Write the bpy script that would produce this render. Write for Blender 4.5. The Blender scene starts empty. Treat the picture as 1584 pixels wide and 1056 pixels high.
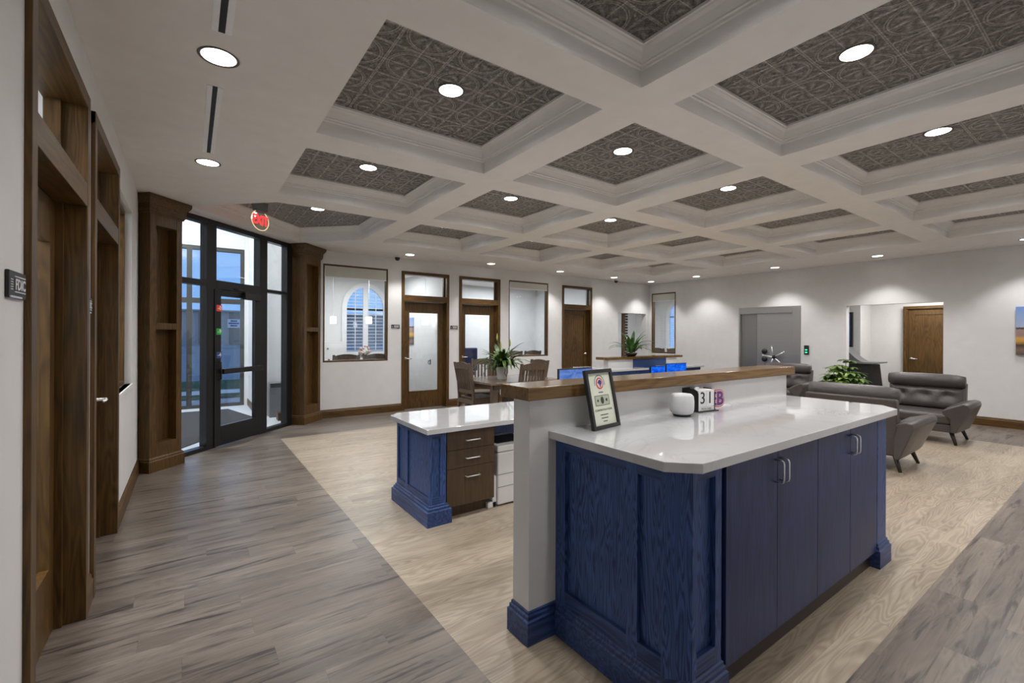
import bpy, math, random
from mathutils import Vector, Matrix
from mathutils.geometry import tessellate_polygon
random.seed(7)
S = bpy.context.scene
COL = S.collection
PI = math.pi

# ------------------------------------------------------------------ materials
def newmat(name):
    m = bpy.data.materials.new(name); m.use_nodes = True
    nt = m.node_tree; nt.nodes.clear()
    out = nt.nodes.new('ShaderNodeOutputMaterial')
    return m, nt, out
def bsdf(nt, out, **kw):
    b = nt.nodes.new('ShaderNodeBsdfPrincipled')
    for k, v in kw.items():
        b.inputs[k.replace('_', ' ')].default_value = v
    nt.links.new(b.outputs[0], out.inputs[0]); return b
def math_(nt, op, a, b=None, c=None):
    n = nt.nodes.new('ShaderNodeMath'); n.operation = op
    for i, v in enumerate((a, b, c)):
        if v is None: continue
        if isinstance(v, (int, float)): n.inputs[i].default_value = v
        else: nt.links.new(v, n.inputs[i])
    return n.outputs[0]
def coords(nt, scale=(1, 1, 1), rot=(0, 0, 0), kind='Object'):
    t = nt.nodes.new('ShaderNodeTexCoord'); mp = nt.nodes.new('ShaderNodeMapping')
    mp.inputs['Scale'].default_value = scale; mp.inputs['Rotation'].default_value = rot
    nt.links.new(t.outputs[kind], mp.inputs[0]); return mp.outputs[0]
def noise(nt, vec, scale=5, detail=4, rough=.5, dist=0):
    n = nt.nodes.new('ShaderNodeTexNoise'); nt.links.new(vec, n.inputs['Vector'])
    n.inputs['Scale'].default_value = scale; n.inputs['Detail'].default_value = detail
    n.inputs['Roughness'].default_value = rough; n.inputs['Distortion'].default_value = dist
    return n.outputs[0]
def ramp(nt, fac, stops):
    r = nt.nodes.new('ShaderNodeValToRGB'); e = r.color_ramp.elements
    while len(e) < len(stops): e.new(.5)
    for i, (p, c) in enumerate(stops):
        e[i].position = p; e[i].color = (*c, 1)
    nt.links.new(fac, r.inputs[0]); return r.outputs[0]
def mix(nt, fac, a, b, mode='MIX'):
    n = nt.nodes.new('ShaderNodeMix'); n.data_type = 'RGBA'; n.blend_type = mode
    for sock, v in ((n.inputs[0], fac), (n.inputs[6], a), (n.inputs[7], b)):
        if isinstance(v, (int, float)): sock.default_value = v
        elif isinstance(v, tuple): sock.default_value = (*v, 1)
        else: nt.links.new(v, sock)
    return n.outputs[2]
def bump(nt, b, h, strength=.3, dist=.01):
    n = nt.nodes.new('ShaderNodeBump'); n.inputs['Strength'].default_value = strength
    n.inputs['Distance'].default_value = dist
    nt.links.new(h, n.inputs['Height']); nt.links.new(n.outputs[0], b.inputs['Normal'])

def plain(name, col, rough=.5, metal=0, spec=.5, bumps=0):
    m, nt, out = newmat(name)
    b = bsdf(nt, out, Base_Color=(*col, 1), Roughness=rough, Metallic=metal)
    b.inputs['Specular IOR Level'].default_value = spec
    v = coords(nt)
    n = noise(nt, v, 6, 3)
    c = mix(nt, n, tuple(x * .94 for x in col), tuple(min(1, x * 1.06) for x in col))
    nt.links.new(c, b.inputs['Base Color'])
    if bumps: bump(nt, b, noise(nt, v, 90, 3), bumps, .002)
    return m
def emit(name, col, s):
    m, nt, out = newmat(name)
    e = nt.nodes.new('ShaderNodeEmission'); e.inputs[0].default_value = (*col, 1); e.inputs[1].default_value = s
    nt.links.new(e.outputs[0], out.inputs[0]); return m
def glass(name, tint=(.97, .98, .98), base=.04):
    m, nt, out = newmat(name)
    t = nt.nodes.new('ShaderNodeBsdfTransparent'); t.inputs[0].default_value = (*tint, 1)
    g = nt.nodes.new('ShaderNodeBsdfGlossy'); g.inputs['Roughness'].default_value = .02
    lw = nt.nodes.new('ShaderNodeLayerWeight'); lw.inputs[0].default_value = .25
    f = math_(nt, 'ADD', math_(nt, 'MULTIPLY', math_(nt, 'POWER', lw.outputs['Facing'], 4.0), .35), base)
    mx = nt.nodes.new('ShaderNodeMixShader')
    nt.links.new(f, mx.inputs[0]); nt.links.new(t.outputs[0], mx.inputs[1]); nt.links.new(g.outputs[0], mx.inputs[2])
    nt.links.new(mx.outputs[0], out.inputs[0]); return m
def wood(name, dark, light, axis=2, rough=.42, ring=18, contrast=1.0, k=1.0):
    """stained oak: long grain along axis, cathedral contours"""
    m, nt, out = newmat(name)
    s = [9 * k, 9 * k, 9 * k]; s[axis] = .9 * k
    v = coords(nt, tuple(s))
    n1 = noise(nt, v, 1.0, 2, .5, .3)
    lines = math_(nt, 'SINE', math_(nt, 'MULTIPLY', n1, ring * 6.0))
    lines = math_(nt, 'MULTIPLY_ADD', lines, .5, .5)
    s2 = [70 * k, 70 * k, 70 * k]; s2[axis] = 2.2 * k
    fine = noise(nt, coords(nt, tuple(s2)), 1.0, 4, .6)
    big = noise(nt, coords(nt), 1.3, 2)
    f = math_(nt, 'ADD', math_(nt, 'MULTIPLY', lines, .28 * contrast), math_(nt, 'ADD', math_(nt, 'MULTIPLY', fine, .6), math_(nt, 'MULTIPLY', big, .3)))
    c = ramp(nt, f, ((.28, dark), (.85, light)))
    b = bsdf(nt, out, Roughness=rough); b.inputs['Specular IOR Level'].default_value = .4
    nt.links.new(c, b.inputs['Base Color'])
    bump(nt, b, f, .25, .0015)
    return m
def planks(name, w, l, cols, ringc, off, rough=.45, streak=0.0):
    m, nt, out = newmat(name)
    t = nt.nodes.new('ShaderNodeTexCoord')
    sx = nt.nodes.new('ShaderNodeSeparateXYZ'); nt.links.new(t.outputs['Object'], sx.inputs[0])
    ry = math_(nt, 'DIVIDE', math_(nt, 'ADD', sx.outputs[1], off), w); row = math_(nt, 'FLOOR', ry)
    wn = nt.nodes.new('ShaderNodeTexWhiteNoise'); wn.noise_dimensions = '1D'; nt.links.new(row, wn.inputs['W'])
    rx = math_(nt, 'ADD', math_(nt, 'DIVIDE', sx.outputs[0], l), math_(nt, 'MULTIPLY', wn.outputs[0], 7.0)); col = math_(nt, 'FLOOR', rx)
    cw = nt.nodes.new('ShaderNodeCombineXYZ'); nt.links.new(row, cw.inputs[0]); nt.links.new(col, cw.inputs[1])
    wn2 = nt.nodes.new('ShaderNodeTexWhiteNoise'); wn2.noise_dimensions = '2D'; nt.links.new(cw.outputs[0], wn2.inputs['Vector']); rnd = wn2.outputs[0]
    ey = math_(nt, 'MULTIPLY', math_(nt, 'SUBTRACT', .5, math_(nt, 'ABSOLUTE', math_(nt, 'SUBTRACT', math_(nt, 'FRACT', ry), .5))), w)
    ex = math_(nt, 'MULTIPLY', math_(nt, 'SUBTRACT', .5, math_(nt, 'ABSOLUTE', math_(nt, 'SUBTRACT', math_(nt, 'FRACT', rx), .5))), l)
    gap = math_(nt, 'LESS_THAN', math_(nt, 'MINIMUM', ex, ey), .0011)
    cb = nt.nodes.new('ShaderNodeCombineXYZ')
    nt.links.new(math_(nt, 'MULTIPLY', sx.outputs[0], 1.1), cb.inputs[0])
    nt.links.new(math_(nt, 'MULTIPLY', sx.outputs[1], 8.5), cb.inputs[1])
    nt.links.new(math_(nt, 'MULTIPLY', rnd, 37.0), cb.inputs[2])
    n1 = noise(nt, cb.outputs[0], 1.15, 1.5, .45, .5)
    lines = math_(nt, 'MULTIPLY_ADD', math_(nt, 'SINE', math_(nt, 'MULTIPLY', n1, 85.0)), .5, .5)
    cb2 = nt.nodes.new('ShaderNodeCombineXYZ')
    nt.links.new(math_(nt, 'MULTIPLY', sx.outputs[0], 2.5), cb2.inputs[0])
    nt.links.new(math_(nt, 'MULTIPLY', sx.outputs[1], 60.0), cb2.inputs[1])
    nt.links.new(math_(nt, 'MULTIPLY', rnd, 19.0), cb2.inputs[2])
    fine = noise(nt, cb2.outputs[0], 1, 4, .6)
    cb3 = nt.nodes.new('ShaderNodeCombineXYZ')
    nt.links.new(math_(nt, 'MULTIPLY', sx.outputs[0], 1.0), cb3.inputs[0])
    nt.links.new(math_(nt, 'MULTIPLY', sx.outputs[1], 6.0), cb3.inputs[1])
    nt.links.new(math_(nt, 'MULTIPLY', rnd, 11.0), cb3.inputs[2])
    blot = noise(nt, cb3.outputs[0], 1.6, 3, .55)
    cb4 = nt.nodes.new('ShaderNodeCombineXYZ')
    nt.links.new(math_(nt, 'MULTIPLY', sx.outputs[0], 1.4), cb4.inputs[0])
    nt.links.new(math_(nt, 'MULTIPLY', sx.outputs[1], 16.0), cb4.inputs[1])
    nt.links.new(math_(nt, 'MULTIPLY', rnd, 53.0), cb4.inputs[2])
    strk = math_(nt, 'MULTIPLY', math_(nt, 'MAXIMUM', math_(nt, 'SUBTRACT', noise(nt, cb4.outputs[0], 1.3, 4, .6, .6), .54), 0.0), -streak)
    f = math_(nt, 'ADD', math_(nt, 'ADD', math_(nt, 'MULTIPLY_ADD', lines, ringc, strk), math_(nt, 'MULTIPLY', fine, .38)),
              math_(nt, 'ADD', math_(nt, 'MULTIPLY', blot, .55), math_(nt, 'MULTIPLY', rnd, .16)))
    c = ramp(nt, f, cols)
    c = mix(nt, math_(nt, 'MULTIPLY', gap, .35), c, (.05, .04, .033))
    b = bsdf(nt, out, Roughness=rough); b.inputs['Specular IOR Level'].default_value = .45
    nt.links.new(c, b.inputs['Base Color'])
    nt.links.new(math_(nt, 'MULTIPLY_ADD', fine, .15, rough - .07), b.inputs['Roughness'])
    bump(nt, b, f, .12, .001)
    return m
def tin():
    m, nt, out = newmat('pressed_tin')
    t = nt.nodes.new('ShaderNodeTexCoord')
    sx = nt.nodes.new('ShaderNodeSeparateXYZ'); nt.links.new(t.outputs['Object'], sx.inputs[0])
    s = .34
    def cell(v, off=0.0): return math_(nt, 'SUBTRACT', math_(nt, 'FRACT', math_(nt, 'ADD', math_(nt, 'DIVIDE', v, s), 40 + off)), .5)
    def gauss(x, c, w): 
        d = math_(nt, 'DIVIDE', math_(nt, 'SUBTRACT', x, c), w)
        return math_(nt, 'POWER', 2.718, math_(nt, 'MULTIPLY', math_(nt, 'MULTIPLY', d, d), -1.0))
    X, Y = sx.outputs[0], sx.outputs[1]
    cx, cy = cell(X, .12), cell(Y, .37)
    ax, ay = math_(nt, 'ABSOLUTE', cx), math_(nt, 'ABSOLUTE', cy)
    mx = math_(nt, 'MAXIMUM', ax, ay)
    mn = math_(nt, 'MINIMUM', ax, ay)
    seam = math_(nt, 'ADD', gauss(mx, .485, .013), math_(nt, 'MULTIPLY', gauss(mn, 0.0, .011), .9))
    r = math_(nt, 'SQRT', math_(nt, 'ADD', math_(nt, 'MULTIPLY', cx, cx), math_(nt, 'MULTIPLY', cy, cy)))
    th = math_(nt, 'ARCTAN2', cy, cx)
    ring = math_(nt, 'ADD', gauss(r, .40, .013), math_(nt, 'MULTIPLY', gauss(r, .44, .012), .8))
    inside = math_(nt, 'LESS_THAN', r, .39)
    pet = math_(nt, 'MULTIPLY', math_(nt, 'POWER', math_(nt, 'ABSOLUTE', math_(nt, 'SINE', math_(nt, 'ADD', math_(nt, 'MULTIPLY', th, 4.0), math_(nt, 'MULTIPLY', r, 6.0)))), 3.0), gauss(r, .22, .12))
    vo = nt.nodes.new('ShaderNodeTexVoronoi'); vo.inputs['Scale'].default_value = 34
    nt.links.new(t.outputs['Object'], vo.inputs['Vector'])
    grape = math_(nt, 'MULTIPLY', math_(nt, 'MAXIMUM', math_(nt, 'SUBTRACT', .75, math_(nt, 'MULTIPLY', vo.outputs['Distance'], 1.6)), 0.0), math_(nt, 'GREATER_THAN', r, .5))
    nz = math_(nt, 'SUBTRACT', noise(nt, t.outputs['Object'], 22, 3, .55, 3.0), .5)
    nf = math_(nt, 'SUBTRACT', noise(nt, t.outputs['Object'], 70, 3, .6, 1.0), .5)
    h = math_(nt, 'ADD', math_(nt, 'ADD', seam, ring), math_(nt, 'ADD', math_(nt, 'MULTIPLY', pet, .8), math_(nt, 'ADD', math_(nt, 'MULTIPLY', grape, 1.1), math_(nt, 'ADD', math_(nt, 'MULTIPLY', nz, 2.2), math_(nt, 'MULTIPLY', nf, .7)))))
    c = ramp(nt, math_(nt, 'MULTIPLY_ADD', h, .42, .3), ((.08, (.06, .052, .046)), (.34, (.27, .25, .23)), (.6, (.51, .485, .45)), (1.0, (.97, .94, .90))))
    b = bsdf(nt, out, Roughness=.33, Metallic=.75)
    nt.links.new(c, b.inputs['Base Color'])
    bump(nt, b, h, 1.0, .016)
    return m
def brushed(name, col, rough=.3, axis=0):
    m, nt, out = newmat(name)
    s = [120, 120, 120]; s[axis] = 1.5
    n = noise(nt, coords(nt, tuple(s)), 1, 3)
    b = bsdf(nt, out, Metallic=1.0, Roughness=rough)
    nt.links.new(mix(nt, n, tuple(x * .85 for x in col), col), b.inputs['Base Color'])
    nt.links.new(math_(nt, 'MULTIPLY_ADD', n, .15, rough - .05), b.inputs['Roughness'])
    return m
def quartz():
    m, nt, out = newmat('white_quartz')
    v = coords(nt)
    n = noise(nt, v, 1.6, 6, .6, 1.5)
    vein = math_(nt, 'SUBTRACT', 1.0, math_(nt, 'MINIMUM', math_(nt, 'MULTIPLY', math_(nt, 'ABSOLUTE', math_(nt, 'SUBTRACT', n, .5)), 40.0), 1.0))
    msk = math_(nt, 'MULTIPLY', vein, math_(nt, 'MULTIPLY', noise(nt, v, 2.2, 2), .35))
    c = mix(nt, msk, (.575, .58, .60), (.34, .34, .35))
    b = bsdf(nt, out, Roughness=.035); b.inputs['Specular IOR Level'].default_value = .75; b.inputs['Coat Weight'].default_value = .55; b.inputs['Coat Roughness'].default_value = .015; b.inputs['Coat IOR'].default_value = 1.65
    nt.links.new(c, b.inputs['Base Color']); return m
def leather():
    m, nt, out = newmat('grey_leather')
    v = coords(nt)
    n = noise(nt, v, 7, 3); w = noise(nt, v, 14, 4, .6, 1.5)
    b = bsdf(nt, out, Roughness=.36); b.inputs['Specular IOR Level'].default_value = .55
    nt.links.new(mix(nt, n, (.048, .040, .038), (.080, .069, .066)), b.inputs['Base Color'])
    bump(nt, b, w, .35, .012); return m
def leafmat(name, a, b_, sc=9):
    m, nt, out = newmat(name)
    n = noise(nt, coords(nt), sc, 3)
    b = bsdf(nt, out, Roughness=.4)
    nt.links.new(ramp(nt, n, ((.35, a), (.68, b_))), b.inputs['Base Color']); return m
def screen(name, a, b_, sc, s=1.0):
    m, nt, out = newmat(name)
    n = noise(nt, coords(nt, (1, 1, 2.5)), sc, 4, .6, 1.0)
    e = nt.nodes.new('ShaderNodeEmission'); e.inputs[1].default_value = s
    nt.links.new(ramp(nt, n, ((.3, a), (.7, b_))), e.inputs[0])
    nt.links.new(e.outputs[0], out.inputs[0]); return m
def bricks():
    m, nt, out = newmat('brick_facade')
    br = nt.nodes.new('ShaderNodeTexBrick'); nt.links.new(coords(nt, (1, 1, 1), (PI / 2, 0, 0)), br.inputs['Vector'])
    br.inputs['Scale'].default_value = 2.2
    br.inputs['Color1'].default_value = (.16, .12, .1, 1); br.inputs['Color2'].default_value = (.25, .2, .17, 1); br.inputs['Mortar'].default_value = (.35, .33, .3, 1)
    b = bsdf(nt, out, Roughness=.9); nt.links.new(br.outputs[0], b.inputs['Base Color']); return m
def painting_mat():
    m, nt, out = newmat('prairie_painting')
    t = nt.nodes.new('ShaderNodeTexCoord'); sx = nt.nodes.new('ShaderNodeSeparateXYZ'); nt.links.new(t.outputs['Object'], sx.inputs[0])
    z = math_(nt, 'ADD', sx.outputs[2], math_(nt, 'MULTIPLY', math_(nt, 'SUBTRACT', noise(nt, t.outputs['Object'], 9, 5, .7), .5), .07))
    c = ramp(nt, math_(nt, 'DIVIDE', z, .78), ((0, (.09, .06, .05)), (.1, (.2, .13, .1)), (.2, (.05, .035, .03)), (.28, (.55, .3, .05)), (.34, (.6, .34, .08)), (.4, (.3, .2, .17)), (.52, (.33, .22, .2)), (.545, (.04, .03, .03)), (.56, (.05, .04, .03)), (.58, (.4, .45, .62)), (.8, (.25, .36, .62)), (1, (.16, .28, .6))))
    b = bsdf(nt, out, Roughness=.7); nt.links.new(c, b.inputs['Base Color']); return m

M = {}
M['paint'] = plain('white_paint', (.69, .685, .68), .6, 0, .3)
M['ceil'] = plain('ceiling_paint', (.86, .835, .81), .7, 0, .2)
M['trimwhite'] = plain('white_trim', (.76, .75, .74), .4)
M['oak'] = wood('dark_oak_vertical', (.024, .0108, .0026), (.168, .088, .0215), 2, .42, 12, .55)
M['oakx'] = wood('dark_oak_lengthwise', (.024, .0108, .0026), (.168, .088, .0215), 0, .42, 12, .55)
M['oaky'] = wood('dark_oak_crosswise', (.024, .0108, .0026), (.168, .088, .0215), 1, .42, 12, .55)
M['ledge'] = wood('oak_ledge', (.065, .031, .008), (.25, .138, .042), 0, .16, 9, .5)
M['drawer'] = wood('brown_laminate', (.045, .027, .014), (.115, .071, .040), 2, .45, 8, .5)
M['blue'] = wood('blue_stained_oak_vertical', (.006, .016, .062), (.046, .099, .285), 2, .4, 24, 1.9, 1.5)
M['bluedoor'] = wood('blue_stained_door_wood', (.008, .014, .052), (.044, .070, .215), 2, .4, 7, .45, 1.3)
M['bluex'] = wood('blue_stained_oak_lengthwise', (.006, .015, .060), (.044, .088, .25), 0, .4, 12)
M['bluey'] = wood('blue_stained_oak_crosswise', (.006, .015, .060), (.044, .088, .25), 1, .4, 12)
M['chair'] = wood('grey_brown_chair_wood', (.055, .037, .026), (.16, .115, .085), 2, .45, 10, .6, 1.6)
M['table'] = wood('grey_brown_table_wood', (.075, .052, .038), (.2, .15, .115), 0, .25, 10, .6)
M['floor'] = planks('dark_plank_floor', .155, 1.22, ((.2, (.05, .039, .036)), (.52, (.138, .112, .094)), (.78, (.225, .186, .152)), (1.0, (.34, .287, .228))), .07, .037, .33, 3.0)
M['inlay'] = planks('light_plank_floor', .2, 1.5, ((.2, (.15, .113, .082)), (.5, (.265, .212, .157)), (.75, (.35, .288, .218)), (1.0, (.43, .365, .285))), .26, .1, .36, .9)
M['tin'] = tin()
M['quartz'] = quartz()
M['leather'] = leather()
M['leg'] = plain('espresso_wood', (.02, .011, .009), .35)
M['black'] = plain('black_metal', (.012, .012, .013), .38)
M['blackp'] = plain('black_plastic', (.014, .014, .015), .45)
M['frame'] = plain('dark_bronze_aluminium', (.016, .016, .018), .35, .3)
M['greyframe'] = plain('grey_bronze_aluminium', (.06, .058, .056), .4, .3)
M['chrome'] = plain('satin_chrome', (.86, .86, .87), .34, .85)
M['steel'] = brushed('brushed_steel', (.50, .485, .47), .36, 1)
M['steeldark'] = brushed('dark_brushed_steel', (.36, .35, .34), .36, 1)
M['glass'] = glass('clear_glass')
M['glassd'] = glass('storefront_glass', (.9, .93, .95), .05)
M['lamp'] = emit('lamp_lens', (1, .97, .93), 9.0)
M['reflglow'] = emit('glass_reflection_glow', (.95, .98, 1), 6.0)
M['white'] = plain('white_plastic', (.72, .72, .73), .4)
M['whitefab'] = plain('white_fabric', (.62, .62, .63), .85, 0, .2, .4)
M['offwhite'] = plain('greige_shade', (.55, .55, .49), .8)
M['shut'] = plain('white_shutter', (.78, .78, .79), .4)
M['bluefab'] = plain('navy_fabric', (.018, .028, .10), .9)
M['bluepaint'] = plain('blue_panel_paint', (.03, .075, .22), .5)
M['paper'] = plain('cream_paper', (.68, .70, .58), .6)
M['ink'] = plain('dark_ink', (.03, .035, .03), .6)
M['green'] = plain('banknote_green', (.42, .46, .36), .7)
M['red'] = plain('red_enamel', (.55, .025, .03), .4)
M['navy'] = plain('navy_enamel', (.02, .03, .2), .4)
M['purple'] = plain('plum_enamel', (.10, .02, .16), .4)
M['ring'] = plain('dark_trim_ring', (.16, .14, .13), .4, .6)
M['flange'] = plain('pale_flange', (.93, .93, .96), .5)
M['pink'] = plain('pale_pink_enamel', (.85, .6, .58), .4)
M['exit'] = emit('exit_red', (1, .03, .035), 2.2)
M['exitglass'] = glass('exit_acrylic', (.93, .9, .85), .12)
M['exitrim'] = emit('exit_edge_glow', (1, .72, .4), 1.1)
M['leafA'] = leafmat('lily_leaf', (.008, .035, .005), (.09, .17, .02))
M['leafB'] = leafmat('dracaena_leaf', (.01, .05, .008), (.07, .18, .03))
M['leafC'] = leafmat('schefflera_leaf', (.02, .07, .008), (.2, .3, .05), 7)
M['bud'] = plain('lily_bud', (.35, .4, .1), .5)
M['pot'] = plain('whitewashed_metal', (.78, .76, .73), .5)
M['soil'] = plain('potting_soil', (.03, .02, .012), .9)
M['scr'] = screen('blue_desktop_screen', (.06, .14, .5), (.2, .35, .8), 6, .75)
M['scrb'] = screen('bright_blue_screen', (.0, .03, .45), (.02, .2, 1.0), 8, 1.0)
M['tvscr'] = screen('dusky_screen', (.03, .045, .12), (.05, .07, .18), 3, 1)
M['led'] = emit('green_led', (.05, 1, .35), 2)
M['carpet'] = plain('grey_entrance_mat', (.05, .05, .053), .95, 0, .1, 1)
M['tilew'] = plain('white_tile', (.62, .62, .63), .35)
M['brick'] = bricks()
M['stone'] = plain('beige_stucco', (.42, .38, .36), .9)
M['asphalt'] = plain('asphalt', (.2, .2, .215), .9)
M['concrete'] = plain('concrete_walk', (.42, .42, .42), .9)
M['grass'] = plain('lawn', (.055, .085, .045), .95, 0, .1, 1)
M['heater'] = plain('grey_heater_enamel', (.16, .165, .175), .4)
M['stickr'] = plain('red_sticker', (.7, .06, .03), .5); M['stickg'] = plain('green_sticker', (.02, .36, .06), .5); M['stickb'] = plain('blue_sticker', (.03, .07, .22), .5)
M['flower'] = plain('cream_petals', (.7, .45, .38), .8); M['ribbon'] = plain('crimson_ribbon', (.25, .01, .03), .6)
M['paint_art'] = painting_mat()
M['dotshade'] = plain('pale_mesh', (.66, .69, .75), .8)

# ------------------------------------------------------------------ mesh builder
class MB:
    def __init__(s, T=None): s.v = []; s.f = []; s.mi = []; s.sm = []; s.T = T or Matrix(); s.m = 0; s.smooth = False
    def add(s, vs, fs):
        o = len(s.v); s.v += [tuple(s.T @ Vector(p)) for p in vs]
        for f in fs: s.f.append([i + o for i in f]); s.mi.append(s.m); s.sm.append(s.smooth)
    def box(s, x0, x1, y0, y1, z0, z1):
        x0, x1 = sorted((x0, x1)); y0, y1 = sorted((y0, y1)); z0, z1 = sorted((z0, z1))
        s.add([(x0, y0, z0), (x1, y0, z0), (x1, y1, z0), (x0, y1, z0), (x0, y0, z1), (x1, y0, z1), (x1, y1, z1), (x0, y1, z1)],
              [(0, 3, 2, 1), (4, 5, 6, 7), (0, 1, 5, 4), (1, 2, 6, 5), (2, 3, 7, 6), (3, 0, 4, 7)]); return s
    def prism(s, poly, z0, z1):
        n = len(poly)
        a = sum(poly[i][0] * poly[(i + 1) % n][1] - poly[(i + 1) % n][0] * poly[i][1] for i in range(n))
        if a < 0: poly = poly[::-1]
        s.add([(x, y, z0) for x, y in poly] + [(x, y, z1) for x, y in poly],
              [tuple(range(n))[::-1], tuple(range(n, 2 * n))] + [(i, (i + 1) % n, n + (i + 1) % n, n + i) for i in range(n)]); return s
    def loft(s, rings, cap=True, closed=True):
        n = len(rings[0]); vs = [p for r in rings for p in r]; fs = []
        for k in range(len(rings) - 1):
            for i in range(n if closed else n - 1):
                j = (i + 1) % n
                fs.append((k * n + i, k * n + j, (k + 1) * n + j, (k + 1) * n + i))
        if cap: fs += [tuple(range(n))[::-1], tuple(range((len(rings) - 1) * n, len(rings) * n))]
        s.add(vs, fs); return s
    def tube(s, pts, r, n=8, cap=True):
        pts = [Vector(p) for p in pts]; rs = r if isinstance(r, (list, tuple)) else [r] * len(pts); rings = []; up = None
        for i, p in enumerate(pts):
            t = (pts[min(i + 1, len(pts) - 1)] - pts[max(i - 1, 0)]).normalized()
            if up is None: up = Vector((0, 0, 1)) if abs(t.z) < .9 else Vector((1, 0, 0))
            a = t.cross(up).normalized(); b = a.cross(t).normalized(); up = b
            rings.append([tuple(p + (a * math.cos(k * 2 * PI / n) + b * math.sin(k * 2 * PI / n)) * rs[i]) for k in range(n)])
        sm = s.smooth; s.smooth = True; s.loft(rings, cap); s.smooth = sm; return s
    def lathe(s, prof, c=(0, 0, 0), n=24, cap=True):
        sm = s.smooth; s.smooth = True
        s.loft([[(c[0] + r * math.cos(k * 2 * PI / n), c[1] + r * math.sin(k * 2 * PI / n), c[2] + z) for k in range(n)] for r, z in prof], cap); s.smooth = sm; return s
    def ball(s, c, r, sz=1.0, n=12):
        prof = [(max(1e-4, r * math.sin(PI * k / 8)), -r * sz * math.cos(PI * k / 8)) for k in range(9)]
        return s.lathe(prof, c, n)
    def sweep(s, path, prof, closed=False):
        """profile (offset to the right of travel, z) mitred along a 2D path"""
        n = len(path); rings = []
        for i in range(n):
            p = Vector(path[i]).to_2d()
            d0 = (p - Vector(path[i - 1]).to_2d()).normalized() if (i or closed) else None
            d1 = (Vector(path[(i + 1) % n]).to_2d() - p).normalized() if (i < n - 1 or closed) else None
            d0 = d0 or d1; d1 = d1 or d0
            n0 = Vector((d0.y, -d0.x)); n1 = Vector((d1.y, -d1.x)); m = (n0 + n1); m = m / max(.2, m.dot(n0))
            rings.append([(p.x + m.x * o, p.y + m.y * o, z) for o, z in prof])
        if closed: rings.append(rings[0])
        s.loft(rings, not closed, True); return s
    def quad(s, a, b, c, d): s.add([a, b, c, d], [(0, 1, 2, 3)]); return s
OFF = {}
def link(o, parent):
    COL.objects.link(o)
    if parent is not None: o.parent = parent
def wpos(o): return OFF.get(o.name, Vector((0, 0, 0)))
def obj(name, mb, mat, parent=None, bevel=0, subdiv=0, local=False, loc=None, seg=2):
    """one mesh object; vertices given in world unless local; origin at loc or at the parent's"""
    base = Vector((0, 0, 0))
    if not local:
        if loc is not None: base = Vector(loc)
        elif parent is not None: base = wpos(parent)
    me = bpy.data.meshes.new(name)
    me.from_pydata([tuple(Vector(p) - base) for p in mb.v], [], mb.f)
    for m in (mat if isinstance(mat, (list, tuple)) else [mat]): me.materials.append(M[m] if isinstance(m, str) else m)
    for p, i, sm in zip(me.polygons, mb.mi, mb.sm): p.material_index = i; p.use_smooth = sm
    me.update()
    o = bpy.data.objects.new(name, me); link(o, parent)
    if not local:
        if parent is None: o.location = base
        elif loc is not None: o.location = base - wpos(parent)
    OFF[o.name] = base
    if bevel:
        b = o.modifiers.new('bevel', 'BEVEL'); b.width = bevel; b.segments = seg; b.limit_method = 'ANGLE'; b.harden_normals = False
    if subdiv:
        b = o.modifiers.new('subdivision', 'SUBSURF'); b.levels = subdiv; b.render_levels = subdiv
        for p in me.polygons: p.use_smooth = True
    return o
def tag(o, label, cat, group=None):
    o['label'] = label; o['category'] = cat
    if group: o['group'] = group
    return o
def thing(name, label, cat, loc, rz=0, group=None):
    e = bpy.data.objects.new(name, None); e.empty_display_size = .1; COL.objects.link(e)
    e.location = loc; e.rotation_euler = (0, 0, rz); OFF[e.name] = Vector(loc)
    return tag(e, label, cat, group)
def struct(o): o['kind'] = 'structure'; return o
def dup(root, loc, rz, label, group=None):
    r = root.copy(); COL.objects.link(r); r.location = loc; r.rotation_euler = (0, 0, rz); OFF[r.name] = Vector(loc)
    r['label'] = label
    if group: r['group'] = group
    for ch in list(root.children):
        c = ch.copy(); COL.objects.link(c); c.parent = r
        for g in ch.children:
            d = g.copy(); COL.objects.link(d); d.parent = c
    return r
def text_mb(txt, size, T, bold=0.0, ext=.001, squash=1.0):
    cu = bpy.data.curves.new('lettering', 'FONT'); cu.body = txt; cu.size = size; cu.align_x = 'CENTER'; cu.align_y = 'CENTER'
    cu.extrude = ext; cu.offset = bold; cu.resolution_u = 3
    o = bpy.data.objects.new('lettering_tmp', cu); COL.objects.link(o)
    dg = bpy.context.evaluated_depsgraph_get(); me = bpy.data.meshes.new_from_object(o.evaluated_get(dg))
    mb = MB(T); mb.add([(v.co.x * squash, v.co.y, v.co.z) for v in me.vertices], [tuple(p.vertices) for p in me.polygons])
    bpy.data.objects.remove(o); bpy.data.curves.remove(cu); return mb
def frame_T(origin, ux, uy):
    """local x->ux, y->uy, z->ux x uy"""
    ux = Vector(ux).normalized(); uy = Vector(uy).normalized(); uz = ux.cross(uy)
    m = Matrix((ux, uy, uz)).transposed().to_4x4(); m.translation = Vector(origin); return m

# ------------------------------------------------------------------ key dimensions
XL, YB, XV, YF = -.46, 8.55, 11.0, -.80
ZC, ZT = 3.0, 3.218
CXL = [.757, 2.55, 4.375, 6.195, 8.0]; CXR = [2.226, 4.023, 5.837, 7.64, 9.46]
CYB = [.286, 2.112, 3.94, 5.76]; CYT = [1.795, 3.603, 5.405, 7.26]
TH = .15
q = 1 / math.sqrt(2)
def UV(u, v): return ((u + v) * q, (u - v) * q)      # entrance frame: u along the glass, v into the room
VS, VP = -4.85, -4.63

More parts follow.
